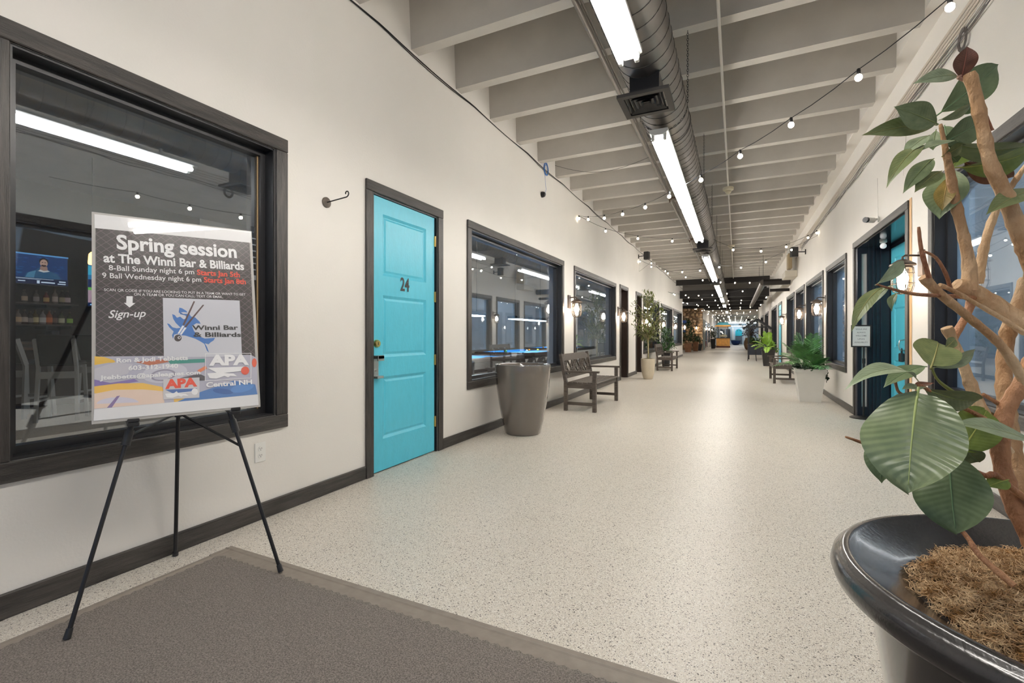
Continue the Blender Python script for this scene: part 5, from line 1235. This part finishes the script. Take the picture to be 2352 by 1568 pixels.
pc_.build('popcorn', mat('popcorn', (.75, .70, .5), .8), g, kind='stuff')
MB().bevbox(cx - .45, cx + .45, cy - .28, cy + .28, 1.80, 1.98, .01).build('lamp_header', WHITEP, g)
MB().add([(cx - .74, cy - .5, 1.98), (cx + .74, cy - .5, 1.98), (cx + .74, cy + .5, 1.98), (cx - .74, cy + .5, 1.98), (cx - .6, cy - .35, 2.12), (cx + .6, cy - .35, 2.12), (cx + .6, cy + .35, 2.12), (cx - .6, cy + .35, 2.12)],
         [(3, 2, 1, 0), (4, 5, 6, 7), (0, 1, 5, 4), (1, 2, 6, 5), (2, 3, 7, 6), (3, 0, 4, 7)]).build('canopy', YEL, g)
MB().add([(cx - .62, cy - .35, 2.12), (cx + .62, cy - .35, 2.12), (cx + .62, cy + .35, 2.12), (cx - .62, cy + .35, 2.12), (cx - .4, cy - .1, 2.38), (cx + .4, cy - .1, 2.38), (cx + .4, cy + .1, 2.38), (cx - .4, cy + .1, 2.38)],
         [(3, 2, 1, 0), (4, 5, 6, 7), (0, 1, 5, 4), (1, 2, 6, 5), (2, 3, 7, 6), (3, 0, 4, 7)]).build('cart_roof', mat('teal_roof', (.08, .32, .40), .5), g)
MB().ball((cx, cy, 2.42), .06).build('finial', BLACK, g, True)
g = root('ride_wagon', (-1.85, 47.5, 0), 'dark red low wagon left of the snack cart', 'wagon')
MB().bevbox(-2.05, -1.75, 47.2, 48.0, .12, .42, .03).build('wagon_body', REDP, g); MB().bevbox(-2.05, -1.98, 47.2, 48.0, .42, .62, .02).build('side_board', REDP, g)
for y in (47.35, 47.85): MB().tube([(-1.74, y, .12), (-1.70, y, .12)], .12, 16).build('wheel', BLACK, g, True, 40)
# blue bowl and end storefront
g = root('blue_tub', (0, 62, 0), 'large navy blue round tub with pale rim at the end of the hall', 'tub')
MB().lathe([(.25, 0), (.38, .08), (.50, .3), (.55, .55), (.53, .56), (.45, .5), (.1, .45)], (0, 62, 0), 36).build('tub_body', mat('navy_glaze', (.012, .05, .22), .25), g, True, 40)
MB().lathe([(.54, .53), (.62, .56), (.62, .61), (.52, .61), (.5, .56)], (0, 62, 0), 36).build('tub_rim', mat('pale_blue_glaze', (.25, .42, .62), .3), g, True, 40)
swall('wall_end', WALL, -2.3, 2.7, 66, 66.15, 2.80, 3.5, 'white wall over the storefront at the end of the hall')
COOL = mat('cool_white_wall', (.62, .72, .80), .6)
swall('wall_end_back', COOL, -3, 3.5, 68.4, 68.5, 0, 3.5, 'pale blue wall behind the end storefront')
g = root('storefront', (.2, 66, 0), 'white framed glass storefront closing the far hall', 'storefront', kind='structure')
for x in (-2.25, -1.25, 1.25, 2.65): MB().bevbox(x - .05, x + .05, 65.95, 66.1, 0, 2.8, .005).build('mullion', WHITEP, g)
MB().bevbox(-2.3, 2.7, 65.9, 66.15, 2.66, 2.80, .01).build('header', WHITEP, g)
for (a, b) in ((-2.2, -1.3), (1.3, 2.6)): MB().bevbox(a, b, 66.0, 66.06, 0, .5, .01).build('base_panel', mat('grey_panel', (.2, .22, .26), .5), g); MB().box(a, b, 66.02, 66.03, .5, 2.66).build('pane', GLASS, g)
g = root('arched_panel', (.35, 68.3, 0), 'turquoise arched panel over a grey door behind the end storefront', 'panel')
MB().bevbox(-.05, .75, 68.3, 68.38, 0, 1.05, .01).build('grey_door', mat('slate_grey', (.12, .15, .18), .6), g)
mb = MB(); mb.prism([(-.05, 1.08), (.75, 1.08), (.75, 1.6)] + [(.35 + .4 * math.cos(t * .3142), 1.6 + .4 * math.sin(t * .3142)) for t in range(1, 10)] + [(-.05, 1.6)], .06, Matrix.Translation((0, 68.38, 0)) @ Matrix.Rotation(math.radians(90), 4, 'X')); mb.build('arch', mat('bright_turquoise', (.03, .50, .62), .4), g)
for x in (-.35, 1.05): MB().bevbox(x - .1, x + .1, 68.2, 68.39, 0, 2.2, .01).build('white_column', WHITEP, g)
for x in (-1.6, -.9, 1.7): MB().bevbox(x - .25, x + .25, 68.3, 68.39, .5, 2.0, .01).build('dark_display', mat('dark_display', (.05, .06, .07), .3), g)
def xstrip(x0, x1, y, z, label, zt=3.5, tm=None):
    g = root('strip_light', ((x0 + x1) / 2, y, z), label, 'light', 'strip lights of the end storefront')
    MB().bevbox(x0, x1, y - .06, y + .06, z + .03, z + .08, .004).build('housing', HOUS, g)
    MB().tube([(x0 + .03, y, z), (x1 - .03, y, z)], .03, 8).build('tube', tm or emat('cool_tube', (.82, .93, 1), 30), g)
    MB().tube([((x0 + x1) / 2, y, z + .08), ((x0 + x1) / 2, y, zt)], .01, 5).build('hanger', HOUS, g)
xstrip(-1.0, 2.4, 65.6, 2.72, 'long strip light in front of the end storefront header'); xstrip(-.9, 1.2, 67.5, 2.35, 'strip light inside the end storefront')
xstrip(-5.2, -2.9, 30.8, 3.2, 'strip light crossing the side hall beyond the left wall corner', ZS - .06, TUBEM)
# far left wall doors and lanterns
def proud(name, x, y0, y1, z0, z1, m, label, cat):
    g = root(name, (x, (y0 + y1) / 2, z0), label, cat, kind='structure')
    t = .06
    for (a, b, c, d) in ((y0, y0 + t, z0, z1), (y1 - t, y1, z0, z1), (y0 + t, y1 - t, z1 - t, z1)): box('trim_board', DARKV, x, x + .03, a, b, c, d, g)
    box('door_leaf' if cat == 'door' else 'pane', m, x, x + .012, y0 + t, y1 - t, z0, z1 - t, g)
TG = mat('grey_teal_paint', (.20, .32, .32), .5); DG = mat('dark_glass', (.02, .022, .026), .08)
proud('door_7', -2.3, 39.3, 41.0, 0, 2.4, TG, 'grey teal door next to the stone wall corner', 'door')
proud('window_14', -2.3, 42.0, 45.0, .1, 2.35, DG, 'first dark shopfront on the far left wall', 'window'); proud('window_15', -2.3, 46.2, 49.5, .5, 2.3, DG, 'second dark shopfront on the far left wall', 'window')
for (x, y, lb, rz) in ((-2.3, 41.5, 'lit caged lantern beside the grey teal door', 0), (-2.3, 45.6, 'lit caged lantern between the far dark shopfronts', 0), (-2.3, 51, 'lit caged lantern past the second far shopfront', 0)):
    c = copy_tree(LAN, (x, y, 1.85), rz, lb)
c = copy_tree(LAN, (-2.75, 38.78, 1.85), -math.pi / 2, 'lit caged lantern on the stone wall')
# ================================================================ BAR AND POOL HALL BEHIND THE LEFT WINDOWS
def tvset(name, A, B, label, X, draw):
    """A top near corner, B bottom far corner in the photo, on the plane x = X"""
    g = root(name, (X, (A.y + B.y) / 2, B.z), label, 'tv', 'bar screens')
    y0, y1, z0, z1 = min(A.y, B.y), max(A.y, B.y), B.z, A.z
    MB().bevbox(X - .06, X, y0, y1, z0, z1, .006).build('bezel', BLACK, g)
    MB().bevbox(XB + .001, X - .06, (y0 + y1) / 2 - .1, (y0 + y1) / 2 + .1, (z0 + z1) / 2 - .1, (z0 + z1) / 2 + .1, .005).build('wall_mount', BLACKM, g)
    W_, H_ = y1 - y0 - .03, z1 - z0 - .03; o = [0]
    def q(nm, col, pts, s=1.0):
        o[0] += .0006; mb = MB(); mb.add([(X + .001 + o[0], y0 + .015 + u * W_, z0 + .015 + v * H_) for u, v in pts], [tuple(range(len(pts)))])
        return mb.build(nm, emat('screen_%d_%d_%d' % tuple(int(c * 200) for c in col), col, s), g)
    draw(q); return g
def el2(cx, cy, rx, ry, n=16): return [(cx + rx * math.cos(2 * math.pi * k / n), cy + ry * math.sin(2 * math.pi * k / n)) for k in range(n)]
def man(q):
    q('screen', (.01, .04, .14), [(0, 0), (1, 0), (1, 1), (0, 1)]); r = random.Random(3)
    for k in range(40):
        u, v = r.random() * .93, .3 + r.random() * .66; q('screen_brick', (.015, .075 + .06 * r.random(), .24 + .1 * r.random()), [(u, v), (u + .06, v), (u + .06, v + .02), (u, v + .02)])
    q('screen_figure', (.02, .09, .18), [(.36, .2), (.40, .36), (.52, .46), (.58, .56), (.66, .56), (.72, .47), (.84, .38), (.90, .2)])
    q('screen_figure', (.06, .20, .32), [(.38, .2), (.42, .36), (.53, .45), (.50, .2)]); q('screen_figure', (.30, .19, .15), [(.58, .42), (.70, .42), (.69, .6), (.59, .6)])
    q('screen_figure', (.50, .52, .52), [(.56, .44), (.64, .40), (.73, .45), (.70, .48), (.64, .45), (.59, .49)])
    q('screen_figure', (.02, .015, .015), el2(.64, .76, .070, .135)); q('screen_figure', (.42, .27, .21), el2(.64, .71, .056, .13)); q('screen_figure', (.05, .03, .03), [(.60, .62), (.64, .585), (.68, .62), (.67, .66), (.61, .66)])
    for u in (.62, .66): q('screen_figure', (.03, .02, .02), el2(u, .735, .012, .012, 8))
    q('screen_figure', (.22, .11, .09), [(.62, .645), (.66, .645), (.65, .655), (.63, .655)])
    q('screen_banner', (.01, .015, .05), [(0, 0), (1, 0), (1, .2), (0, .2)]); q('screen_banner', (.55, .68, .80), [(0, .165), (.78, .165), (.78, .178), (0, .178)]); q('screen_banner', (.35, .45, .6), [(0, .14), (.6, .14), (.6, .15), (0, .15)])
    for (a, b, c, d) in ((.02, .2, .05, .08), (.28, .38, .06, .09), (.54, .58, .02, .12), (.60, .80, .045, .085), (.84, .96, .03, .06), (.86, .96, .10, .14)): q('screen_banner', (.6, .72, .85), [(a, c), (b, c), (b, d), (a, d)])
    q('screen_glow', (.12, .35, .65), [(0, .955), (1, .955), (1, 1), (0, 1)])
def game(q):
    q('screen', (.02, .20, .42), [(0, 0), (1, 0), (1, 1), (0, 1)]); q('screen_stand', (.05, .45, .65), [(0, .7), (1, .7), (1, .9), (0, .9)]); q('screen_stand', (.005, .02, .10), [(0, .42), (1, .42), (1, .6), (0, .6)])
    q('screen_grass', (.14, .50, .08), [(0, .36), (1, .36), (1, .42), (0, .42)]); q('screen_dirt', (.45, .30, .36), [(0, .08), (1, .08), (1, .36), (0, .36)]); q('screen_banner', (.01, .02, .08), [(0, 0), (1, 0), (1, .08), (0, .08)]); q('screen_banner', (.3, .6, .9), [(.05, .02), (.4, .02), (.4, .05), (.05, .05)])
A, B = onX(35, 576, -12.4), onX(157, 659, -12.4); A.y -= .28
tvset('bar_tv', A, B, 'wall television in the bar showing a person in a hooded sweatshirt', -12.4, man)
A, B = onX(200, 598, -12.35), onX(290, 708, -12.35)
tvset('bar_tv', A, B, 'second bar television showing a ball game, partly behind the poster', -12.35, game)
SHF = mat('bar_wood', (.055, .034, .024), .45, var=.2, scale=6)
def shelf(py, x0, x1, label, X=-12.62):
    a, b = onX(20, py, X), onX(x1, py, X); z = (a.z + b.z) / 2
    g = root('bar_shelf', (X, (a.y + b.y) / 2, z - .03), label, 'shelf'); MB().bevbox(XB, -12.35, a.y - .4, b.y, z - .03, z, .003).build('shelf_board', SHF, g)
    for y in (a.y, (a.y + b.y) / 2, b.y - .1): MB().box(XB, -12.4, y - .01, y + .01, z - .09, z - .03).build('bracket', BLACKM, g)
    return z
z1 = shelf(697, 30, 166, 'upper black bottle shelf in the bar'); z2 = shelf(745, 30, 166, 'lower black bottle shelf in the bar')
GLS = mat('bottle_glass', (.10, .07, .05), .08, coat=.5)
BT = [(56, 1, .85, (.12, .10, .09), (.60, .45, .32), 'clear squat bottle with a tan label, first on the upper shelf'), (83, 1, .85, (.14, .12, .11), (.35, .3, .27), 'clear round bottle with glass stopper on the upper shelf'), (106, 1, .8, (.20, .03, .02), (.65, .38, .12), 'red capped bottle with an orange label on the upper shelf'),
      (126, 1, 1, (.25, .2, .18), (.62, .5, .45), 'tall bottle with two pale labels on the upper shelf'), (142, 1, .95, (.04, .03, .02), (.40, .32, .18), 'dark bottle with a slanted gold label on the upper shelf'), (155, 1, .95, (.05, .03, .03), (.68, .5, .5), 'dark bottle with a pink label, last on the upper shelf'),
      (41, 2, .95, (.25, .2, .15), (.70, .48, .28), 'wide bottle with a buff label, first on the lower shelf'), (56, 2, .95, (.08, .05, .04), (.6, .5, .42), 'slim bottle with a cream label, second on the lower shelf'), (69, 2, .85, (.06, .05, .04), (.4, .33, .28), 'grey labelled bottle, third on the lower shelf'),
      (81, 2, .95, (.18, .12, .05), (.72, .6, .3), 'bottle with a yellow label, fourth on the lower shelf'), (98, 2, .95, (.3, .28, .28), (.74, .7, .68), 'white labelled bottle with a dark ring, fifth on the lower shelf'), (113, 2, .97, (.35, .08, .03), (.75, .20, .06), 'bottle with a bright orange label on the lower shelf'),
      (125, 2, .93, (.05, .03, .02), (.25, .15, .11), 'dark brown bottle on the lower shelf'), (141, 2, .9, (.14, .13, .07), (.74, .72, .5), 'bottle with a pale cream label and gold neck on the lower shelf'), (160, 2, .88, (.04, .06, .02), (.35, .60, .10), 'bottle with a bright green label, last on the lower shelf')]
for px, row, hs, gc, lc, lb in BT:
    p = onX(px, 697 if row == 1 else 745, -12.47); z = z1 if row == 1 else z2; h = .30 * hs; x, y = p.x, p.y; w_ = .046 if row == 1 else .05
    g = root('liquor_bottle', (x, y, z), lb, 'bottle', 'bottles on the bar shelves')
    MB().lathe([(w_ * .9, 0), (w_, .01), (w_, h * .58), (w_ * .8, h * .68), (.018, h * .78), (.016, h * .92)], (x, y, z), 12).build('bottle_glass', mat('bottle_%d' % int(gc[0] * 1000 + gc[1] * 100), gc, .12, coat=.5), g, True, 50)
    MB().lathe([(.019, h * .9), (.019, h), (.012, h)], (x, y, z), 10).build('bottle_cap', mat('cap_dark', (.12, .06, .04), .4), g, True, 50)
    n = 8; mb = MB(); mb.add([(x + (w_ + .001) * math.cos(t), y + (w_ + .001) * math.sin(t), zz) for zz in (z + h * .14, z + h * .48) for t in [math.radians(-80 + 20 * i) for i in range(n + 1)]], [(i, i + 1, n + 2 + i, n + 1 + i) for i in range(n)])
    mb.build('bottle_label', mat('label_%d_%d' % (int(lc[0] * 100), int(lc[1] * 100)), lc, .6, emit=(*lc, .05)), g)  # labels glow faintly, lifting their colour in the dim bar
cnt = onX(120, 784, -12.3)
g = root('back_counter', (-12.5, 5.0, 0), 'dark wooden back counter below the bar shelves', 'counter')
MB().bevbox(XB + .002, -12.1, 1.5, 7.5, cnt.z - .05, cnt.z, .005).build('counter_top', mat('bar_top', (.14, .085, .055), .35, var=.2, scale=3), g); MB().bevbox(XB + .002, -12.15, 1.5, 7.5, 0, cnt.z - .05, .005).build('cabinet', SHF, g)
a, b = onX(108, 782, -12.2), onX(139, 774, -12.2)
g = root('garnish_tray', (-12.25, (a.y + b.y) / 2, cnt.z), 'orange tray with dark packets on the back counter', 'tray'); MB().bevbox(-12.4, -12.12, a.y, b.y, cnt.z, cnt.z + .07, .01).build('tray', mat('orange_plastic_glow', (.75, .32, .03), .5, emit=(.75, .32, .03, .08)), g); MB().bevbox(-12.38, -12.14, a.y + .03, b.y - .03, cnt.z + .07, cnt.z + .22, .02).build('packets', mat('dark_packet', (.03, .03, .05), .5), g)  # tray plastic glows faintly though it is no lamp
gp = None
for k in range(14):
    p = onX(147 + k * 6, 782, -12.25 - .1 * (k % 2)); mb = MB(); mb.lathe([(.028, 0), (.036, .12), (.034, .12), (.026, .01)], (p.x, p.y, cnt.z), 10)
    tag(mb.build('drinking_glass', mat('grey_glass', (.32, .30, .29), .08), smooth=True), 'upside down drinking glass in the row on the back counter', 'glass', 'row of glasses on the back counter')
# front bar and stools
g = root('front_bar', (-10.3, 4.5, 0), 'dark front bar behind the stools', 'bar'); MB().bevbox(-10.6, -10.1, 1.5, 7.5, 0, .92, .01).build('bar_front', BROWN, g); MB().bevbox(-10.7, -9.95, 1.5, 7.5, .92, .96, .01).build('bar_top', mat('bar_top', (.1, .1, .1)), g)
PALEM = mat('pale_metal', (.30, .30, .29), .45); BLV = mat('black_vinyl', (.014, .013, .013), .35)
def make_stool():
    g = root('bar_stool', (0, 0, 0))
    for a in (-1, 1):
        MB().bar((.2, a * .2, 0), (.16, a * .18, .74), .035, .05, (1, 0, 0)).build('leg', PALEM, g)
        m = MB(); m.bar((-.22, a * .21, 0), (-.18, a * .19, .74), .035, .05, (1, 0, 0)); m.bar((-.18, a * .19, .74), (-.30, a * .19, 1.10), .035, .06, (1, 0, 0)); m.build('back_leg', PALEM, g)
        MB().bar((-.2, a * .2, .28), (.19, a * .2, .28), .025, .03).build('side_stretcher', PALEM, g)
    MB().bar((-.205, -.2, .62), (-.205, .2, .62), .03, .09).build('rear_rail', PALEM, g); MB().bar((.19, -.2, .28), (.19, .2, .28), .025, .04).build('foot_rest', PALEM, g)
    MB().bevbox(-.2, .2, -.2, .2, .74, .80, .02).build('seat', BLV, g)
    m = MB(); m.bevbox(-.02, .02, -.17, .17, 0, .42, .012); m.xf(Matrix.Translation((-.19, 0, .76)) @ Matrix.Rotation(-.32, 4, 'Y')); m.build('backrest', BLV, g)
    return g
st = make_stool(); spots = [(60, 6.6, 2.0, 'black and pale metal bar stool, leftmost behind the first window'), (145, 6.4, 2.5, 'black and pale metal bar stool with its back turned, just left of the poster'), (235, 7.4, 2.2, 'bar stool half hidden by the poster edge')]
for k, (px, D, rz, lb) in enumerate(spots):
    p = P(px, 770, D); p.z = 0
    o = st if k == 0 else copy_tree(st); o.location = p; o.rotation_euler.z = rz; tag(o, lb, 'stool', 'bar stools')
p = onX(212, 592, -10.2); g = root('pendant_lamp', p, 'small warm pendant lamp over the bar beside the second television', 'light')
MB().lathe([(.02, .1), (.05, .06), (.06, -.1), (.05, -.12), (.01, -.12)], p, 14).build('shade', emat('amber_shade', (1, .50, .14), 7), g, True, 50); MB().tube([p + Vector((0, 0, .1)), (p.x, p.y, ZS)], .006, 5).build('cord', BLACK, g)
fitting(-3.35, .3, 2.4, 3.35, 'added unseen fill light in the bar close behind the first window', 'added hidden room lights', ZS, emat('bar_fill_tube', (1, .88, .72), 34))  # added lamp tucked out of sight to brighten the bar
HALL_FILL = emat('hall_fill_tube', (1, .90, .78), 55)  # for added lamps, out of view, that brighten the pool hall
for x, y, lb in ((-3.3, 5.0, 'added unseen fill light close behind the second window'), (-3.3, 8.9, 'added unseen fill light close behind the third window')):
    fitting(x, y, 2.4, 3.35, lb, 'added hidden room lights', ZS, HALL_FILL)
# pool tables
FELT = mat('blue_felt', (.015, .30, .72), .9, emit=None); PWOOD = mat('pool_table_wood', (.04, .022, .014), .35)
BALLC = [(.8, .7, .1), (.7, .05, .03), (.05, .1, .5), (.8, .8, .75), (.8, .3, .03), (.03, .3, .08), (.02, .02, .02)]
def make_table():
    g = root('pool_table', (0, 0, 0)); L_, W_ = 1.25, .68
    MB().bevbox(-W_ + .1, W_ - .1, -L_ + .1, L_ - .1, .52, .74, .02).build('table_body', PWOOD, g)
    for a in (-1, 1):
        for b in (-1, 1): MB().bevbox(a * .5 - .08, a * .5 + .08, b * 1.0 - .08, b * 1.0 + .08, 0, .52, .02).build('leg', PWOOD, g)
    MB().bevbox(-W_ + .09, W_ - .09, -L_ + .09, L_ - .09, .74, .775, .004).build('playing_bed', FELT, g)
    for a in (-1, 1):
        MB().bevbox(min(a * W_, a * (W_ - .09)), max(a * W_, a * (W_ - .09)), -L_, L_, .74, .81, .012).build('rail', PWOOD, g); MB().bevbox(-W_ + .09, W_ - .09, min(a * L_, a * (L_ - .09)), max(a * L_, a * (L_ - .09)), .74, .81, .012).build('rail', PWOOD, g)
        MB().bevbox(min(a * (W_ - .09), a * (W_ - .13)), max(a * (W_ - .09), a * (W_ - .13)), -L_ + .2, L_ - .2, .775, .808, .006).build('cushion', FELT, g)
        for b in (-1, 0, 1): MB().lathe([(.06, .812), (.062, .815), (.04, .816)], (a * (W_ - .07), b * (L_ - .07), 0), 14).build('pocket', BLACK, g)
    return g
pt = make_table(); r = random.Random(8)
for k, (x, y, rz, lb) in enumerate(((-4.1, 6.4, 0, 'blue felt pool table nearest the corridor windows'), (-4.2, 9.6, 0, 'blue felt pool table seen through the window over the bench'), (-6.4, 8.2, 0, 'blue felt pool table in the second row from the windows'), (-4.6, 13.0, 0, 'blue felt pool table furthest down the hall'))):
    o = pt if k == 0 else copy_tree(pt); o.location = (x, y, 0); o.rotation_euler.z = rz; tag(o, lb, 'pool table', 'pool tables')
    for q in range(5):
        bx_, by_ = x + r.uniform(-.4, .4), y + r.uniform(-.9, .9); c = BALLC[(k * 3 + q) % 7]
        tag(MB().ball((bx_, by_, .775 + .0285), .0285, 12, 8).build('pool_ball', mat('ball_%d_%d' % (int(c[0] * 100), int(c[1] * 100)), c, .15), smooth=True), ['yellow', 'red', 'blue', 'white', 'orange', 'green', 'black'][(k * 3 + q) % 7] + ' pool ball on the pool table ' + ['nearest the corridor windows', 'seen through the window over the bench', 'in the second row', 'furthest down the hall'][k], 'ball', 'pool balls')
    g = root('table_lamp_bar', (x, y, 1.5), 'long low white lamp bar hanging over pool table: ' + ['nearest the corridor', 'beyond the bench', 'second row', 'back corner'][k], 'light', 'pool table lamps')
    MB().bevbox(x - .12, x + .12, y - .85, y + .85, 1.50, 1.56, .01).build('lamp_shade', BLACK, g); MB().bevbox(x - .10, x + .10, y - .83, y + .83, 1.485, 1.4995, .002).build('diffuser', emat('cool_diffuser', (.80, .92, 1), 34), g)
    for e_ in (-.7, .7): MB().tube([(x, y + e_, 1.56), (x, y + e_, ZS)], .006, 5).build('cord', BLACK, g)
box_ = tag(box('white_screen', mat('white_glow_board', (.8, .8, .8), .5, emit=(.8, .9, 1, .6)), -9.6, -9.5, 13.4, 14.2, 0, 1.5), 'glowing white board at the back of the pool hall', 'board')
# right hand shops
def shop_fill(x, y, lb): fitting(x, y, 1.2, 3.25, lb, 'added hidden shop lights', ZS, emat('shop_fill_tube', (.66, .84, 1), 120))  # added lamps hidden above the sight line to light the window jambs
shop_fill(2.35, 3.2, 'added unseen fill light in the shop behind the foliage plant'); shop_fill(2.3, 8.75, 'added unseen fill light in the shop past the recessed entry'); shop_fill(2.3, 11.3, 'second added unseen fill light past the recessed entry'); shop_fill(2.3, 13.9, 'third added unseen fill light past the recessed entry'); shop_fill(2.3, 16.1, 'added unseen fill light in the further right shop')
p = onX(2275, 725, 2.6); g = root('neon_ring', p, 'small glowing cyan oval neon sign in the window behind the foliage plant', 'sign')
MB().tube([(p.x, p.y + .085 * math.cos(t * .35), p.z + .045 * math.sin(t * .35)) for t in range(19)], .007, 8).build('outer_tube', emat('cyan_neon', (.05, .75, 1), 8), g, True)
MB().tube([(p.x, p.y + .05 * math.cos(t * .35), p.z + .024 * math.sin(t * .35)) for t in range(15)], .006, 8).build('inner_tube', emat('cyan_neon', (.05, .7, 1), 8), g, True)
MB().bevbox(p.x + .01, p.x + .03, p.y - .11, p.y + .11, p.z - .07, p.z + .07, .005).build('backing', BLACK, g); MB().tube([(p.x + .02, p.y, p.z + .07), (p.x + .02, p.y, ZS)], .003, 4).build('cord', BLACK, g)
p = onX(2335, 830, 3.0); g = root('drawer_unit', (p.x, p.y, 0), 'silver fronted drawer unit in the shop behind the foliage plant', 'cabinet')
MB().bevbox(p.x, p.x + .5, p.y - .5, p.y + .5, 0, 1.25, .01).build('carcass', mat('dark_cabinet', (.05, .055, .07), .4), g)
for k in range(6): MB().bevbox(p.x - .015, p.x, p.y - .47, p.y + .47, .1 + k * .19, .25 + k * .19, .004).build('drawer_front', mat('steel_drawer', (.45, .5, .58), .3, metal=.7), g)
p = onX(1937, 735, 3.4); g = root('framed_picture', (p.x, p.y, p.z - .4), 'brown forest picture hanging inside the window past the recessed entry', 'picture')
MB().bevbox(p.x, p.x + .03, p.y - .5, p.y + .5, p.z - .45, p.z + .3, .004).build('picture_frame', BLACK, g); MB().box(p.x - .002, p.x, p.y - .46, p.y + .46, p.z - .41, p.z + .26).build('picture_print', mat('brown_print', (.18, .09, .04), .6, col2=(.50, .36, .2), var=1, scale=9, stretch=(1, 6, 1)), g); MB().tube([(p.x + .015, p.y, p.z + .3), (p.x + .015, p.y, ZS)], .003, 4).build('wire', BLACK, g)
for (x, y, lb) in ((-3.6, 16.6, 'dark leafy plant inside the window behind the small tree'),):
    pplant('indoor_plant', (x, y, 0), .4, .5, CHAR, LEAF_D, (.2, 1.3), (.5, .5), 51, lb, 16, 16)
# white paper banner with a faint blue loop in the last left window
g = root('window_banner', (XL - .2, 24.8, .8), 'white paper banner with a faint blue loop in the last left window', 'banner'); MB().bevbox(XL - .15, XL - .14, 23.5, 26.5, .75, 2.3, .002).build('banner_sheet', mat('paper_white', (.76, .75, .74)), g)
MB().tube([(XL - .139, 24.8 + .5 * math.cos(t * .42), 1.5 + .45 * math.sin(t * .42)) for t in range(14)], .012, 5).build('printed_loop', mat('faint_blue', (.35, .42, .6), .6), g)
